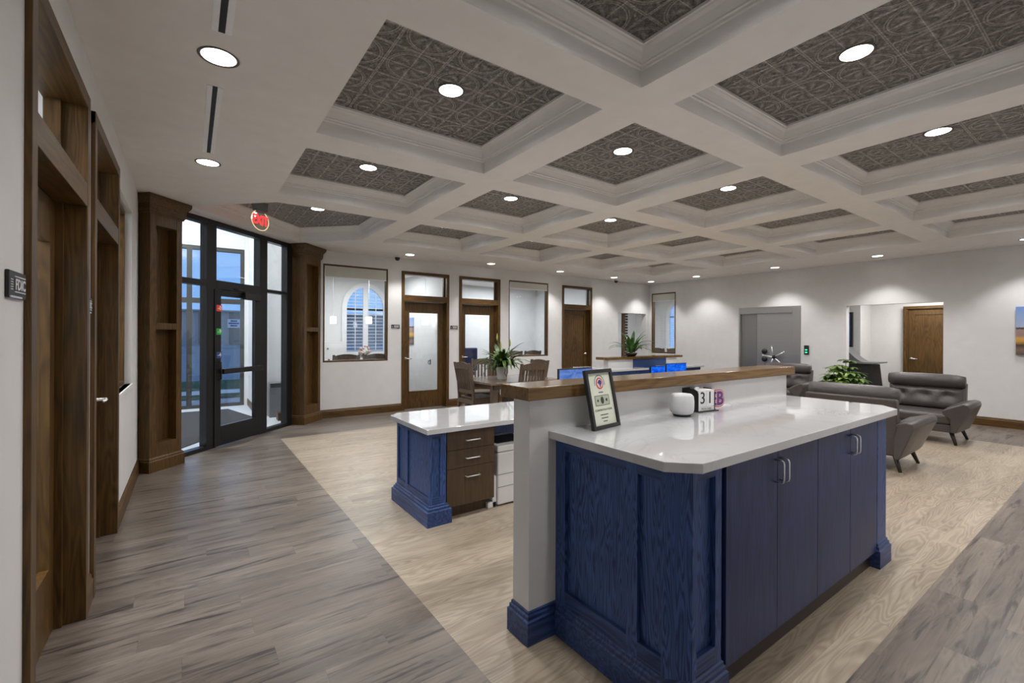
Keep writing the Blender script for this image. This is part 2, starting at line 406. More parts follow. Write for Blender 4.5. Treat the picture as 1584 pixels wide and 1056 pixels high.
# wall frames: local (u, depth into wall, z)
T_back = Matrix.Translation((0, YB, 0))
T_left = Matrix.Translation((XL, 0, 0)) @ Matrix.Rotation(PI / 2, 4, 'Z')
T_right = Matrix.Translation((XV, 0, 0)) @ Matrix.Rotation(-PI / 2, 4, 'Z')   # u = -Y

def wall(name, T, u0, u1, z0, z1, holes, th=TH, mat='paint'):
    us = sorted({u0, u1} | {h[0] for h in holes} | {h[1] for h in holes}); zs = sorted({z0, z1} | {h[2] for h in holes} | {h[3] for h in holes})
    us = [u for u in us if u0 <= u <= u1]; zs = [z for z in zs if z0 <= z <= z1]
    mb = MB(T)
    def solid(i, k):
        if i < 0 or k < 0 or i >= len(us) - 1 or k >= len(zs) - 1: return False
        u = (us[i] + us[i + 1]) / 2; z = (zs[k] + zs[k + 1]) / 2
        return not any(h[0] < u < h[1] and h[2] < z < h[3] for h in holes)
    for i in range(len(us) - 1):
        for k in range(len(zs) - 1):
            if not solid(i, k): continue
            a, b, c, d = us[i], us[i + 1], zs[k], zs[k + 1]
            mb.quad((a, 0, c), (b, 0, c), (b, 0, d), (a, 0, d)); mb.quad((b, th, c), (a, th, c), (a, th, d), (b, th, d))
            if not solid(i - 1, k): mb.quad((a, th, c), (a, 0, c), (a, 0, d), (a, th, d))
            if not solid(i + 1, k): mb.quad((b, 0, c), (b, th, c), (b, th, d), (b, 0, d))
            if not solid(i, k - 1): mb.quad((a, th, c), (b, th, c), (b, 0, c), (a, 0, c))
            if not solid(i, k + 1): mb.quad((a, 0, d), (b, 0, d), (b, th, d), (a, th, d))
    return struct(obj(name, mb, mat))

# ------------------------------------------------------------------ floor
fl = MB()
a, b, c, d = 1.065, 9.3, .765, 7.2
fl.m = 1; fl.quad((a, c, 0), (b, c, 0), (b, d, 0), (a, d, 0)); fl.m = 0
x0, x1, y0, y1 = -4.2, 15.2, -.95, 12.6
fl.quad((x0, y0, 0), (x1, y0, 0), (x1, c, 0), (x0, c, 0)); fl.quad((x0, d, 0), (x1, d, 0), (x1, y1, 0), (x0, y1, 0))
fl.quad((x0, c, 0), (a, c, 0), (a, d, 0), (x0, d, 0)); fl.quad((b, c, 0), (x1, c, 0), (x1, d, 0), (b, d, 0))
struct(obj('floor', fl, ['floor', 'inlay']))

# ------------------------------------------------------------------ ceiling with coffers
outer = [(XL - .14, YF - .1), (XV + .14, YF - .1), (XV + .14, YB + .14), (1.62, YB + .14), (XL - .14, 6.47)]
bay = [(.80, 5.76), (2.226, 5.76), (2.226, 7.25), (1.44, 8.035), (-.01, 6.56)]
holes = []
for i in range(5):
    for j in range(4):
        if i == 0 and j == 3: holes.append(bay); continue
        holes.append([(CXL[i], CYB[j]), (CXR[i], CYB[j]), (CXR[i], CYT[j]), (CXL[i], CYT[j])])
ce = MB()
loops = [[Vector((x, y, 0)) for x, y in outer]] + [[Vector((x, y, 0)) for x, y in h[::-1]] for h in holes]
flat = [p for l in loops for p in l]
tris = tessellate_polygon(loops)
ce.add([(p.x, p.y, ZC) for p in flat], [tuple(t) for t in tris])
ce.prism(outer, 3.30, 3.36)
ceil = struct(obj('ceiling', ce, 'ceil'))
prof = [(0, ZC), (0, ZC + .10), (.011, ZC + .104), (.011, ZC + .118), (.022, ZC + .122), (.022, ZC + .132), (.03, ZC + .15), (.046, ZC + .176), (.062, ZC + .19), (.066, ZC + .20), (.075, ZC + .202), (.075, ZT + .004)]
for h in holes:
    ins = MB(); n = len(h)
    # profile offset inward: path clockwise has inside on its right
    path = h[::-1]
    rings = []
    for i in range(n):
        p = Vector(path[i]); d0 = (p - Vector(path[i - 1])).normalized(); d1 = (Vector(path[(i + 1) % n]) - p).normalized()
        n0 = Vector((d0.y, -d0.x)); n1 = Vector((d1.y, -d1.x)); m = (n0 + n1); m = m / m.dot(n0)
        rings.append([(p.x + m.x * o, p.y + m.y * o, z) for o, z in prof])
    rings.append(rings[0]); ins.loft(rings, False, False)
    obj('crown_molding', ins, 'ceil', ceil)
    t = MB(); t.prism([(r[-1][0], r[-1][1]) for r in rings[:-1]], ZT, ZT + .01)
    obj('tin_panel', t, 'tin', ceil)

# ------------------------------------------------------------------ room walls
DB = [(3.393, 4.435), (4.68, 5.727), (7.596, 8.638)]       # doors of the back wall
WB = [(1.93, 3.12), (5.973, 7.15)]                          # office windows of the back wall
ZD = 2.755
hb = [(a, b, -1, ZD) for a, b in DB] + [(a, b, .995, 2.765) for a, b in WB] + [(9.66, 10.85, -1, 2.13)]
wall('wall_back', T_back, 1.55, XV + TH, 0, 3.3, hb)
DL = [(2.206, 3.30), (3.46, 4.56)]
hl = [(a, b, -1, ZD) for a, b in DL] + [(4.66, 5.66, 1.02, 2.66)]
wall('wall_left', T_left, YF - .1, 6.42, 0, 3.3, hl)
# vault wall: window, vault recess, opening
hr = [(-8.46, -7.655, .995, 2.72), (-5.87, -4.487, -1, 2.183), (-3.634, -2.161, -1, 2.13)]
wall('wall_right', T_right, -YB - TH, -YF + .1, 0, 3.3, hr)
struct(obj('wall_front', MB().box(XL - TH, XV + TH, YF - .12, YF, 0, 3.3), 'paint'))

BP = [(0, 0), (.018, 0), (.018, .115), (.012, .125), (.012, .138), (.004, .15), (0, .15)]
def base(name, paths, mat):
    mb = MB()
    for p in paths: mb.sweep(p, BP)
    return struct(obj(name, mb, mat))
# travel so that the room lies on the right hand
bx = [1.88, 3.393, 4.435, 4.68, 5.727, 7.596, 8.638, 9.66, 10.85, XV]
base('baseboard_back', [[(bx[i], YB), (bx[i + 1], YB)] for i in range(0, 10, 2)], 'oakx')
base('baseboard_left', [[(XL, YF), (XL, 2.206)], [(XL, 3.30), (XL, 3.46)], [(XL, 4.56), (XL, 6.29)]], 'oaky')
base('baseboard_right', [[(XV, YB), (XV, 5.90)], [(XV, 4.46), (XV, 3.634)], [(XV, 2.161), (XV, YF)]], 'oaky')

# ------------------------------------------------------------------ doors and windows
def lever(T, u, z, d, parent, side=1, k=1.0):
    mb = MB(T)
    mb.T = T @ Matrix.Translation((u, d, z)) @ Matrix.Rotation(PI / 2, 4, 'X')
    mb.lathe([(.001, 0), (.03, 0), (.03, .008), (.012, .012), (.011, .05 * k), (.001, .052 * k)], n=20)
    mb.T = T
    mb.tube([(u, d - .045 * k, z), (u + .03 * side, d - .05 * k, z), (u + .11 * side, d - .048 * k, z - .003)], [.010, .010, .008], 10)
    return obj('door_handle', mb, 'chrome', parent)
def door(idx, T, u0, u1, kind='glass', ztop=ZD, rec=.10, hside=-1, mats=('oak', 'oakx'), transom=True, cas=.06):
    v, hz = mats
    m = MB(T)
    m.box(u0, u0 + cas, -.02, TH, 0, ztop); m.box(u1 - cas, u1, -.02, TH, 0, ztop)
    root = obj('door_%d' % idx, m, v, bevel=.003); struct(root)
    m = MB(T); m.box(u0, u1, -.021, TH, ztop - cas, ztop + .001)
    zr0, zr1 = (2.165, 2.285)
    if transom: m.box(u0 + cas - .001, u1 - cas + .001, -.018, TH, zr0, zr1)
    obj('door_head', m, hz, root, bevel=.003)
    a, b = u0 + cas, u1 - cas; zt = zr0 if transom else ztop - cas
    # stops
    m = MB(T); m.box(a, a + .02, rec - .03, rec, 0, zt); m.box(b - .02, b, rec - .03, rec, 0, zt)
    if transom: m.box(a, a + .025, rec - .02, rec + .03, zr1, ztop - cas); m.box(b - .025, b, rec - .02, rec + .03, zr1, ztop - cas)
    obj('door_stop', m, v, root)
    if transom:
        obj('transom_glass', MB(T).box(a + .02, b - .02, rec, rec + .006, zr1, ztop - cas), 'glass', root)
    a += .004; b -= .004; st = .125; zl0, zl1 = .008, zt - .004
    leaf = MB(T)
    if kind == 'glass':
        g0, g1 = .34, 1.955
        leaf.box(a, a + st, rec, rec + .045, zl0, zl1); leaf.box(b - st, b, rec, rec + .045, zl0, zl1)
        leaf.box(a + st, b - st, rec, rec + .045, zl0, g0); leaf.box(a + st, b - st, rec, rec + .045, g1, zl1)
        lf = obj('door_leaf', leaf, v, root, bevel=.002)
        gb = MB(T)
        for s_ in ((a + st, a + st + .014, g0, g1), (b - st - .014, b - st, g0, g1), (a + st, b - st, g0, g0 + .014), (a + st, b - st, g1 - .014, g1)): gb.box(s_[0], s_[1], rec - .006, rec + .03, s_[2], s_[3])
        obj('glazing_bead', gb, v, lf)
        obj('door_glass', MB(T).box(a + st, b - st, rec + .018, rec + .026, g0, g1), 'glass', lf)
    else:
        leaf.box(a, a + st, rec, rec + .045, zl0, zl1); leaf.box(b - st, b, rec, rec + .045, zl0, zl1)
        leaf.box(a + st, b - st, rec, rec + .045, zl0, .25); leaf.box(a + st, b - st, rec, rec + .045, zl1 - st, zl1)
        lf = obj('door_leaf', leaf, v, root, bevel=.003)
        obj('door_panel', MB(T).box(a + st, b - st, rec + .014, rec + .035, .25, zl1 - st), v, lf)
    hu = a + .065 if hside < 0 else b - .065
    h = lever(T, hu, 1.02, rec, lf, 1 if hside < 0 else -1, 1.5 if T is T_left else 1.0)
    return root
door(1, T_left, *DL[0], rec=.10, hside=-1, mats=('oak', 'oaky'), cas=.07)
door(2, T_left, *DL[1], rec=.11, hside=1, mats=('oak', 'oaky'), cas=.07)
door(3, T_back, *DB[0]); door(4, T_back, *DB[1]); door(5, T_back, *DB[2], kind='panel', hside=1)

def window(idx, T, u0, u1, z0, z1, rec=.06, w=.03, mats=('oak', 'oakx')):
    m = MB(T); m.box(u0, u0 + w, rec - .05, rec + .05, z0, z1); m.box(u1 - w, u1, rec - .05, rec + .05, z0, z1)
    root = struct(obj('window_%d' % idx, m, mats[0]))
    m = MB(T); m.box(u0 + w, u1 - w, rec - .05, rec + .05, z0, z0 + w); m.box(u0 + w, u1 - w, rec - .05, rec + .05, z1 - w, z1)
    obj('window_frame', m, mats[1], root)
    obj('window_glass', MB(T).box(u0 + w, u1 - w, rec, rec + .006, z0 + w, z1 - w), 'glass', root)
    return root
window(1, T_left, 4.66, 5.66, 1.02, 2.66, .10, .035, ('oak', 'oaky'))
struct(obj('trim_1', MB(T_left).box(4.64, 5.70, -.012, .05, .985, 1.02), 'trimwhite', bevel=.003))
window(2, T_back, *WB[0], .995, 2.765); window(3, T_back, *WB[1], .995, 2.765)
window(4, T_right, -8.46, -7.655, .995, 2.72, .06, .04, ('oak', 'oaky'))
def shade(T, u0, u1, z1, drop, label):
    w = (u1 - u0)
    P0 = T @ Vector((u0, .03, z1 - drop))
    e = thing('roller_shade', label, 'blind', tuple(P0), 0, 'roller shades raised at the office windows')
    m = MB(T); m.tube([(u0 + .035, .030, z1 - .06), (u1 - .035, .030, z1 - .06)], .022, 12); obj('roller', m, 'offwhite', e)
    obj('shade_cloth', MB(T).box(u0 + .035, u1 - .035, .006, .009, z1 - drop, z1 - .035), 'offwhite', e)
    obj('hem_bar', MB(T).box(u0 + .035, u1 - .035, .003, .014, z1 - drop - .018, z1 - drop), 'trimwhite', e)
shade(T_back, *WB[0], 2.765, .22, 'greige roller shade raised in the office window beside the entrance pilaster')
shade(T_back, *WB[1], 2.765, .17, 'greige roller shade raised in the middle office window behind the dining table')
shade(T_right, -8.46, -7.655, 2.72, .22, 'greige roller shade raised in the narrow corner window near the vault')

# ------------------------------------------------------------------ oak pilasters at the entrance
def pilaster(u0, u1, label):
    T = Matrix.Rotation(PI / 4, 4, 'Z')
    # in the rotated frame: local x = u, local y = -v
    yf, yb = -VP + .02, -VP + .30
    c = T @ Vector(((u0 + u1) / 2, yf + .14, 0))
    e = thing('oak_pilaster', label, 'pilaster', tuple(c), 0, 'oak pilasters flanking the entrance')
    a, b = u0 + .03, u1 - .03; st = .07
    m = MB(T)
    m.box(a, a + st, yf, yb, .15, 2.86); m.box(b - st, b, yf, yb, .15, 2.86)
    for z0, z1 in ((.15, .30), (1.545, 1.615), (2.68, 2.86)): m.box(a + st, b - st, yf, yb, z0, z1)
    obj('face_frame', m, 'oak', e, bevel=.003)
    m = MB(T); m.box(a + st - .002, b - st + .002, yf + .11, yb - .02, .28, 1.56); m.box(a + st - .002, b - st + .002, yf + .11, yb - .02, 1.60, 2.70)
    obj('inset_panel', m, 'oak', e)
    pb = [(0, 0), (.022, 0), (.022, .115), (.014, .125), (.014, .14), (.004, .155), (0, .155)]
    pc = [(0, 2.80), (.012, 2.80), (.014, 2.815), (.022, 2.82), (.022, 2.835), (.028, 2.85), (.03, 2.90), (.05, 2.93), (.062, 2.95), (.066, 2.97), (.066, 2.996), (0, 2.996)]
    path = [(b, yb), (b, yf), (a, yf), (a, yb)][::-1]
    path = [(a, yb), (a, yf), (b, yf), (b, yb)]
    m = MB(T); m.sweep(path[::-1][::-1], [(-o, z) for o, z in pb] if False else pb); obj('plinth', m, 'oak', e)
    m = MB(T); m.sweep(path, pc); obj('crown', m, 'oakx', e)
    return e
pilaster(4.12, 4.57, 'tall dark oak pilaster left of the black glass entrance')
pilaster(6.80, 7.32, 'tall dark oak pilaster right of the black glass entrance')

# ------------------------------------------------------------------ glass entrance (45 degrees)
T_ent = Matrix.Rotation(PI / 4, 4, 'Z') @ Matrix.Translation((0, -VS, 0))       # local x = u, y = outwards
sf = MB(T_ent)
fd = .11
for u0, u1 in ((4.18, 4.24), (5.10, 5.25), (6.05, 6.21), (6.67, 6.80), (7.0, 7.1)): sf.box(u0, u1, 0, fd, 0, 2.985)
sf.box(4.24, 5.10, 0, fd, 2.92, 2.985); sf.box(5.25, 6.05, 0, fd, 2.92, 2.985); sf.box(6.21, 6.67, 0, fd, 2.92, 2.985)
sf.box(4.24, 5.10, 0, fd, 2.12, 2.19); sf.box(5.25, 6.05, 0, fd, 2.09, 2.21); sf.box(6.21, 6.67, 0, fd, 2.135, 2.185)
sf.box(4.24, 5.10, 0, fd, 0, .05); sf.box(6.21, 6.67, 0, fd, 0, .05)
w5 = struct(obj('window_5', sf, 'frame', bevel=.004))
g = MB(T_ent)
for u0, u1, z0, z1 in ((4.24, 5.10, .05, 2.12), (4.24, 5.10, 2.19, 2.92), (5.25, 6.05, 2.21, 2.92), (6.21, 6.67, .05, 2.135), (6.21, 6.67, 2.185, 2.92)): g.box(u0, u1, .05, .056, z0, z1)
obj('window_glass', g, 'glassd', w5)
dl = MB(T_ent)
dl.box(5.21, 5.315, -.012, .045, .012, 2.085); dl.box(5.945, 6.06, -.012, .045, .012, 2.085)
dl.box(5.315, 5.945, -.012, .045, .012, .27); dl.box(5.315, 5.945, -.012, .045, 2.005, 2.085)
d6 = struct(obj('door_6', dl, 'frame', bevel=.003))
obj('door_glass', MB(T_ent).box(5.315, 5.945, .012, .02, .27, 2.005), 'glassd', d6)
pb = MB(T_ent); pb.box(5.30, 6.03, -.075, -.045, .965, 1.035); pb.box(5.30, 5.36, -.05, -.012, .965, 1.035); pb.box(5.96, 6.03, -.05, -.012, .965, 1.035)
obj('push_bar', pb, 'black', d6, bevel=.004)
hp = MB(T_ent); hp.tube([(5.275, -.012, 1.13), (5.275, -.05, 1.12), (5.275, -.055, 1.0), (5.275, -.05, .90), (5.275, -.012, .89)], .009, 8); obj('pull_handle', hp, 'black', d6)
cl = MB(T_ent); cl.box(5.68, 5.98, -.07, -.012, 1.985, 2.085); obj('door_closer', cl, 'blackp', d6, bevel=.006)
ar = MB(T_ent); ar.tube([(5.75, -.05, 2.085), (5.60, -.10, 2.10), (5.50, -.03, 2.115)], .009, 8); obj('closer_arm', ar, 'black', d6)
for nm, z, mt, tx in (('red_sticker', 1.84, 'stickr', '-0'), ('green_sticker', 1.53, 'stickg', '-9'), ('blue_sticker', 1.22, 'stickb', '-4')):
    st = obj('sticker', MB(T_ent).box(5.235, 5.325, -.0145, -.012, z - .042, z + .042), mt, d6); st['label'] = nm.replace('_', ' ')
    lt = text_mb(tx, .075, T_ent @ Matrix.Translation((5.285, -.0155, z)) @ Matrix.Rotation(PI / 2, 4, 'X'), .001, .0005)
    obj('lettering', lt, 'trimwhite', st)
struct(obj('wall_entrance', MB(T_ent).box(4.0, 7.3, .0, .1, 2.99, 4.3), 'paint'))

# ------------------------------------------------------------------ vestibule and outside
YO = 11.05
vf = MB(); vf.prism([(-3.6, YO), (1.05, YO), (1.62, 8.72), (1.60, 8.56), (-.42, 6.52), (-3.6, 6.52)], .001, .004)
struct(obj('floor', vf, 'tilew'))
mat = MB(); mat.prism([(-2.8, 10.6), (.62, 10.6), (1.0, 9.05), (-.15, 7.2), (-2.8, 7.2)], .004, .014)
tag(obj('entrance_mat', mat, 'carpet', loc=(-.8, 9, .004)), 'grey carpet mat on the vestibule floor behind the glass entrance', 'mat')
vw = MB()
vw.box(1.0, 1.45, 9.35, YO, 0, 4.3); vw.prism([(1.30, 8.70), (1.55, 8.70), (1.55, 9.35), (1.45, 9.35), (1.40, 8.95)], 0, 4.3)
vw.box(.93, 1.2, YO - .02, YO + .2, 0, 4.3); vw.box(-3.8, .93, YO, YO + .2, 3.27, 4.3)
vw.box(-3.8, -3.6, 6.4, YO, 0, 4.3); vw.box(-3.6, -.6, 6.35, 6.5, 0, 4.3)
struct(obj('wall_vestibule', vw, 'trimwhite'))
struct(obj('ceiling', MB().box(-3.8, 1.6, 6.3, YO + .2, 4.3, 4.36), 'ceil'))
struct(obj('baseboard_vestibule', MB().box(.985, 1.0, 9.35, YO, 0, .14).box(1.24, 1.30, 8.70, 8.9, 0, .14), 'oaky'))
ow = MB()
for x0, x1 in ((-3.6, -3.5), (-2.45, -2.35), (-1.2, -1.1), (-.06, .03), (.86, .93)): ow.box(x0, x1, YO, YO + .1, 0, 3.27)
for x0, x1 in ((-3.5, -2.45), (-2.35, -1.2), (-1.1, -.06), (.03, .86)):
    ow.box(x0, x1, YO, YO + .1, 3.19, 3.27); ow.box(x0, x1, YO, YO + .1, 0, .07); ow.box(x0, x1, YO, YO + .1, 2.12, 2.22)
w6 = struct(obj('window_6', ow, 'greyframe'))
obj('window_glass', MB().box(-3.5, .86, YO + .05, YO + .056, .07, 3.19), 'glassd', w6)
ht = MB(); ht.box(1.16, 1.42, 9.12, 9.34, .0, .62)
hr_ = obj('wall_heater', ht, 'heater', loc=(1.29, 9.23, 0), bevel=.006)
tag(hr_, 'grey cabinet heater low against the vestibule wall, right of the entrance door', 'heater')
gl = MB()
for k in range(3): gl.box(1.18, 1.40, 9.112, 9.12, .54 + k * .025, .555 + k * .025)
obj('louver_grille', gl, 'black', hr_)
kn = MB(); kn.ball((1.38, 9.108, .40), .018); obj('control_knob', kn, 'chrome', hr_)
struct(obj('ground', MB().box(-60, 40, YO + .2, 90, -.14, -.04), 'asphalt'))
struct(obj('sidewalk', MB().box(-30, 12, YO + .2, 12.5, -.05, -.02), 'concrete'))
tag(obj('lawn', MB().box(-30, 12, 12.5, 17.5, -.05, -.0), 'grass', loc=(0, 15, 0)), 'strip of green lawn beyond the vestibule glass', 'lawn')['kind'] = 'stuff'
struct(obj('street_walk', MB().box(-30, 12, 13.5, 14.4, -.05, .005), 'concrete'))
bl = thing('brick_building', 'low brick and stucco building across the lot beyond the entrance glass', 'building', (0, 75, -.04))
obj('facade', MB().box(-60, 30, 75, 85, -.04, 4.6), 'stone', bl)
for x0, x1 in ((-34, -30), (-22, -19), (-11, -8.2), (-4.5, -3.0), (.9, 1.9), (4.45, 5.7), (9, 11)): obj('brick_pier', MB().box(x0, x1, 74.8, 75, -.04, 4.5), 'brick', bl)
obj('roof_cap', MB().box(-60.2, 30.2, 74.6, 85, 4.6, 4.8), 'concrete', bl)
sg = thing('building_sign', 'small white sign board with dark lettering on the building across the lot', 'sign', (5.0, 74.6, 2.4))
obj('sign_board', MB().box(4.25, 5.75, 74.6, 74.75, 2.35, 3.55), 'white', sg)
lb = MB()
for z, w in ((3.3, .4), (2.98, .62), (2.65, .42)): lb.box(5.0 - w, 5.0 + w, 74.585, 74.6, z - .1, z + .1)
obj('lettering', lb, 'navy', sg)

# ------------------------------------------------------------------ exit sign
T_ex = Matrix.Rotation(PI / 4, 4, 'Z') @ Matrix.Translation((5.235, 4.2, 0))
e = thing('exit_sign', 'round edge lit EXIT sign with red letters hanging above the glass entrance', 'sign', tuple(T_ex @ Vector((0, 0, 2.84))))
ring = [(.155 * math.cos(k * 2 * PI / 40), -.004, 2.965 + .125 * math.sin(k * 2 * PI / 40)) for k in range(40)]
m = MB(T_ex); m.loft([[(x, -.004, z) for x, _, z in ring], [(x, .004, z) for x, _, z in ring]]); obj('sign_panel', m, 'exitglass', e)
m = MB(T_ex); m.tube(ring + ring[:1], .0045, 6, False); obj('sign_rim', m, 'exitrim', e)
m = text_mb('EXIT', .165, T_ex @ Matrix.Translation((0, -.007, 2.965)) @ Matrix.Rotation(PI / 2, 4, 'X'), .004, .002, .82); obj('lettering', m, 'exit', e)
m = MB(T_ex); m.box(-.10, .10, -.03, .03, 3.07, 3.10); m.box(-.12, .12, -.025, .025, 3.10, 3.216); obj('canopy', m, 'heater', e, bevel=.01)

# ------------------------------------------------------------------ downlights
def make_light(label):
    e = thing('recessed_downlight', label, 'downlight', (0, 0, 0), 0, 'recessed round ceiling downlights')
    m = MB(); m.lathe([(.083, .0), (.096, -.001), (.098, -.004), (.092, -.006), (.083, -.004), (.081, 0.0)], n=32, cap=False); obj('trim_ring', m, 'ring', e, local=True)
    m = MB(); m.lathe([(.0005, -.0015), (.05, -.0018), (.082, -.0025), (.082, 0)], n=32, cap=False); obj('lens', m, 'lamp', e, local=True)
    return e
proto = None
cn = ['first', 'second', 'third', 'fourth', 'fifth']
rn = ['nearest row', 'second row back', 'third row back', 'farthest row']
places = []
for i in range(5):
    for j in range(4):
        lx, ly = (CXL[i] + CXR[i]) / 2, (CYB[j] + CYT[j]) / 2
        if i == 0 and j == 3: places.append((1.42, 6.62, ZT, 'round downlight in the tin bay with clipped corners above the entrance')); continue
        if i == 0: lab = 'round downlight in the tin coffer closest to the left wall, %s' % rn[j]
        else: lab = 'round downlight in the %s coffer counted from the left wall, %s' % (cn[i], rn[j])
        places.append((lx, ly, ZT, lab))
per = [(.122, 2.93, 'round downlight in the flat ceiling between the two black slot vents at left'),
       (.122, 4.79, 'round downlight in the flat ceiling near the left oak pilaster'),
       (3.36, 8.06, 'round downlight in the flat ceiling above the office door nearest the entrance'),
       (5.17, 8.06, 'round downlight in the flat ceiling above the second office door of the back wall'),
       (7.1, 8.06, 'round downlight in the flat ceiling above the right edge of the middle office window'),
       (8.95, 8.06, 'round downlight in the flat ceiling right of the solid oak back door'),
       (10.45, 8.06, 'round downlight in the flat ceiling at the far corner of the room'),
       (10.44, 6.67, 'round downlight in the flat ceiling left of the steel vault'),
       (10.44, 4.78, 'round downlight in the flat ceiling above the steel vault'),
       (10.44, 2.96, 'round downlight in the flat ceiling above the opening right of the vault'),
       (10.44, 1.1, 'round downlight in the flat ceiling above the prairie painting')]
for x, y, l in per: places.append((x, y, ZC, l))
lamp_data = {}
def spot(x, y, z, kind):
    if kind not in lamp_data:
        L = bpy.data.lights.new('downlight_beam_' + kind, 'SPOT')
        L.energy = {'c': 110, 'p': 82, 'l': 30, 'f': 95}[kind]; L.spot_size = math.radians({'c': 167, 'p': 104, 'l': 112, 'f': 140}[kind]); L.spot_blend = .55 if kind == 'p' else 1.0
        L.shadow_soft_size = .08; L.color = (1, .982, .962); lamp_data[kind] = L
    o = bpy.data.objects.new('downlight_beam', lamp_data[kind]); COL.objects.link(o); o.location = (x, y, z - .012)
for x, y, z, l in places:
    if proto is None:
        proto = make_light(l); proto.location = (x, y, z)
    else: dup(proto, (x, y, z), 0, l)
    spot(x, y, z, 'c' if z > 3.1 else ('l' if x < 1 else 'p'))

# unseen fill row added behind the camera to light the island front
for x in (1.49, 3.3, 5.2, 7.1, 8.95):
    mb = MB(); mb.lathe([(.083, 0), (.096, -.001), (.098, -.004), (.092, -.006), (.083, -.004), (.081, 0)], (x, -.22, ZC), 24, False); obj('fill_light_ring', mb, 'ring', ceil)
    mb = MB(); mb.lathe([(.0005, -.0015), (.082, -.0025), (.082, 0)], (x, -.22, ZC), 24, False); obj('fill_light_lens', mb, 'lamp', ceil)
    if x > 2: spot(x, -.22, ZC, 'f')
# slot vents
def vent(x0, x1, y0, y1, label, fw=.028):
    e = thing('slot_vent', label, 'vent', ((x0 + x1) / 2, (y0 + y1) / 2, ZC), 0, 'black linear slot vents in the flat ceiling')
    xm, ym = (x0 + x1) / 2, (y0 + y1) / 2
    f = MB()
    if y1 - y0 > x1 - x0:
        f.box(x0, x0 + fw, y0, y1, ZC - .004, ZC); f.box(x1 - fw, x1, y0, y1, ZC - .004, ZC)
        s_ = MB().box(x0 + fw, x1 - fw, y0, y1, ZC - .003, ZC - .001)
    else:
        f.box(x0, x1, y0, y0 + fw, ZC - .004, ZC); f.box(x0, x1, y1 - fw, y1, ZC - .004, ZC)
        s_ = MB().box(x0, x1, y0 + fw, y1 - fw, ZC - .003, ZC - .001)
    obj('vent_flange', f, 'flange', e); obj('vent_slot', s_, 'black', e)
vent(.08, .165, 1.55, 2.68, 'black slot vent with white flanges in the ceiling at top left, cut by the frame')
vent(.078, .16, 3.29, 4.52, 'black slot vent with white flanges in the ceiling between two left downlights')
vent(3.70, 4.93, 7.98, 8.05, 'thin black slot vent in the ceiling above the two glass office doors')
vent(7.45, 8.72, 8.02, 8.09, 'thin black slot vent in the ceiling above the solid oak back door')
vent(10.42, 10.49, 5.21, 6.40, 'thin black slot vent in the ceiling before the wall left of the vault')
vent(10.42, 10.49, 1.45, 2.65, 'thin black slot vent in the ceiling between vault opening and painting')

def camdome(x, y, label):
    e = thing('dome_camera', label, 'security camera', (x, y, ZC), 0, 'black dome cameras')
    m = MB(); m.lathe([(.001, ZC), (.055, ZC), (.055, ZC - .03), (.001, ZC - .03)], (x, y, 0)); obj('mount', m, 'white', e)
    m = MB(); m.lathe([(.048, ZC - .03), (.045, ZC - .06), (.03, ZC - .085), (.001, ZC - .095)], (x, y, 0)); obj('dome', m, 'blackp', e)
camdome(3.22, 8.33, 'black dome camera on the ceiling above the wall left of the first office door')
camdome(9.33, 8.33, 'black dome camera on the ceiling near the far corner by the small opening')

# ------------------------------------------------------------------ FDIC plates
def fdic(T, u, z, w, h, label):
    P0 = T @ Vector((u, -.004, z))
    e = thing('wall_sign', label, 'sign', tuple(P0), 0, 'small black FDIC plates beside the doors')
    obj('plate', MB(T).box(u - w / 2, u + w / 2, -.010, -.001, z - h / 2, z + h / 2), 'blackp', e, bevel=.002)
    Tt = T @ Matrix.Translation((u + w * .12, -.0115, z)) @ Matrix.Rotation(PI / 2, 4, 'X')
    obj('lettering', text_mb('FDIC', h * .56, Tt, .0012, .0006, w / h * .50), 'white', e)
    ln = MB(T)
    for k in range(5): ln.box(u - w * .42, u - w * .30, -.0115, -.010, z + h * (.16 - k * .09), z + h * (.19 - k * .09))
    for zz in (.29, -.28): ln.box(u - w * .2, u + w * .44, -.0115, -.010, z + h * zz, z + h * (zz + .04))
    obj('small_print', ln, 'white', e)
    obj('bottom_strip', MB(T).box(u - w * .45, u + w * .2, -.0125, -.010, z - h * .49, z - h * .42), 'chrome', e)
fdic(T_left, 2.10, 1.652, .175, .085 * 1.0, 'black FDIC plate at the far left, on the wall before the nearest oak door')
fdic(T_left, 3.38, 1.652, .12, .085, 'black FDIC plate on the narrow wall between the two left oak doors')
fdic(T_back, 3.27, 1.655, .17, .075, 'black FDIC plate left of the office door nearest the entrance')
fdic(T_back, 4.555, 1.655, .17, .075, 'black FDIC plate between the two glass office doors')

# ------------------------------------------------------------------ main island
T0 = Matrix()
PBASE = [(0, 0), (.021, 0), (.021, .112), (.013, .118), (.013, .134), (.006, .140), (.006, .152), (0, .157)]
hw = thing('half_wall', 'white half wall between the blue island and the teller desk', 'half wall', (2.7, 1.815, 0))
obj('wall_body', MB().box(1.347, 4.03, 1.75, 1.882, 0, 1.187), 'paint', hw, bevel=.002)
m = MB(); m.sweep([(4.03, 1.882), (1.347, 1.882), (1.347, 1.75), (1.517, 1.75)][::1], [(-o, z) for o, z in PBASE][::-1] if False else PBASE)
o = obj('base_molding', m, 'bluex', hw); o['label'] = 'blue base molding'
led = MB(); led.box(1.30, 4.07, 1.70, 1.935, 1.187, 1.25)
tag(obj('wood_ledge', led, 'ledge', loc=(2.7, 1.815, 1.187), bevel=.004), 'long oak ledge board capping the white half wall', 'ledge')
ct = MB(); ct.prism([(1.468, 1.75), (1.468, 1.068), (1.567, .97), (3.81, .97), (3.94, 1.085), (3.94, 1.75)], .982, 1.022)
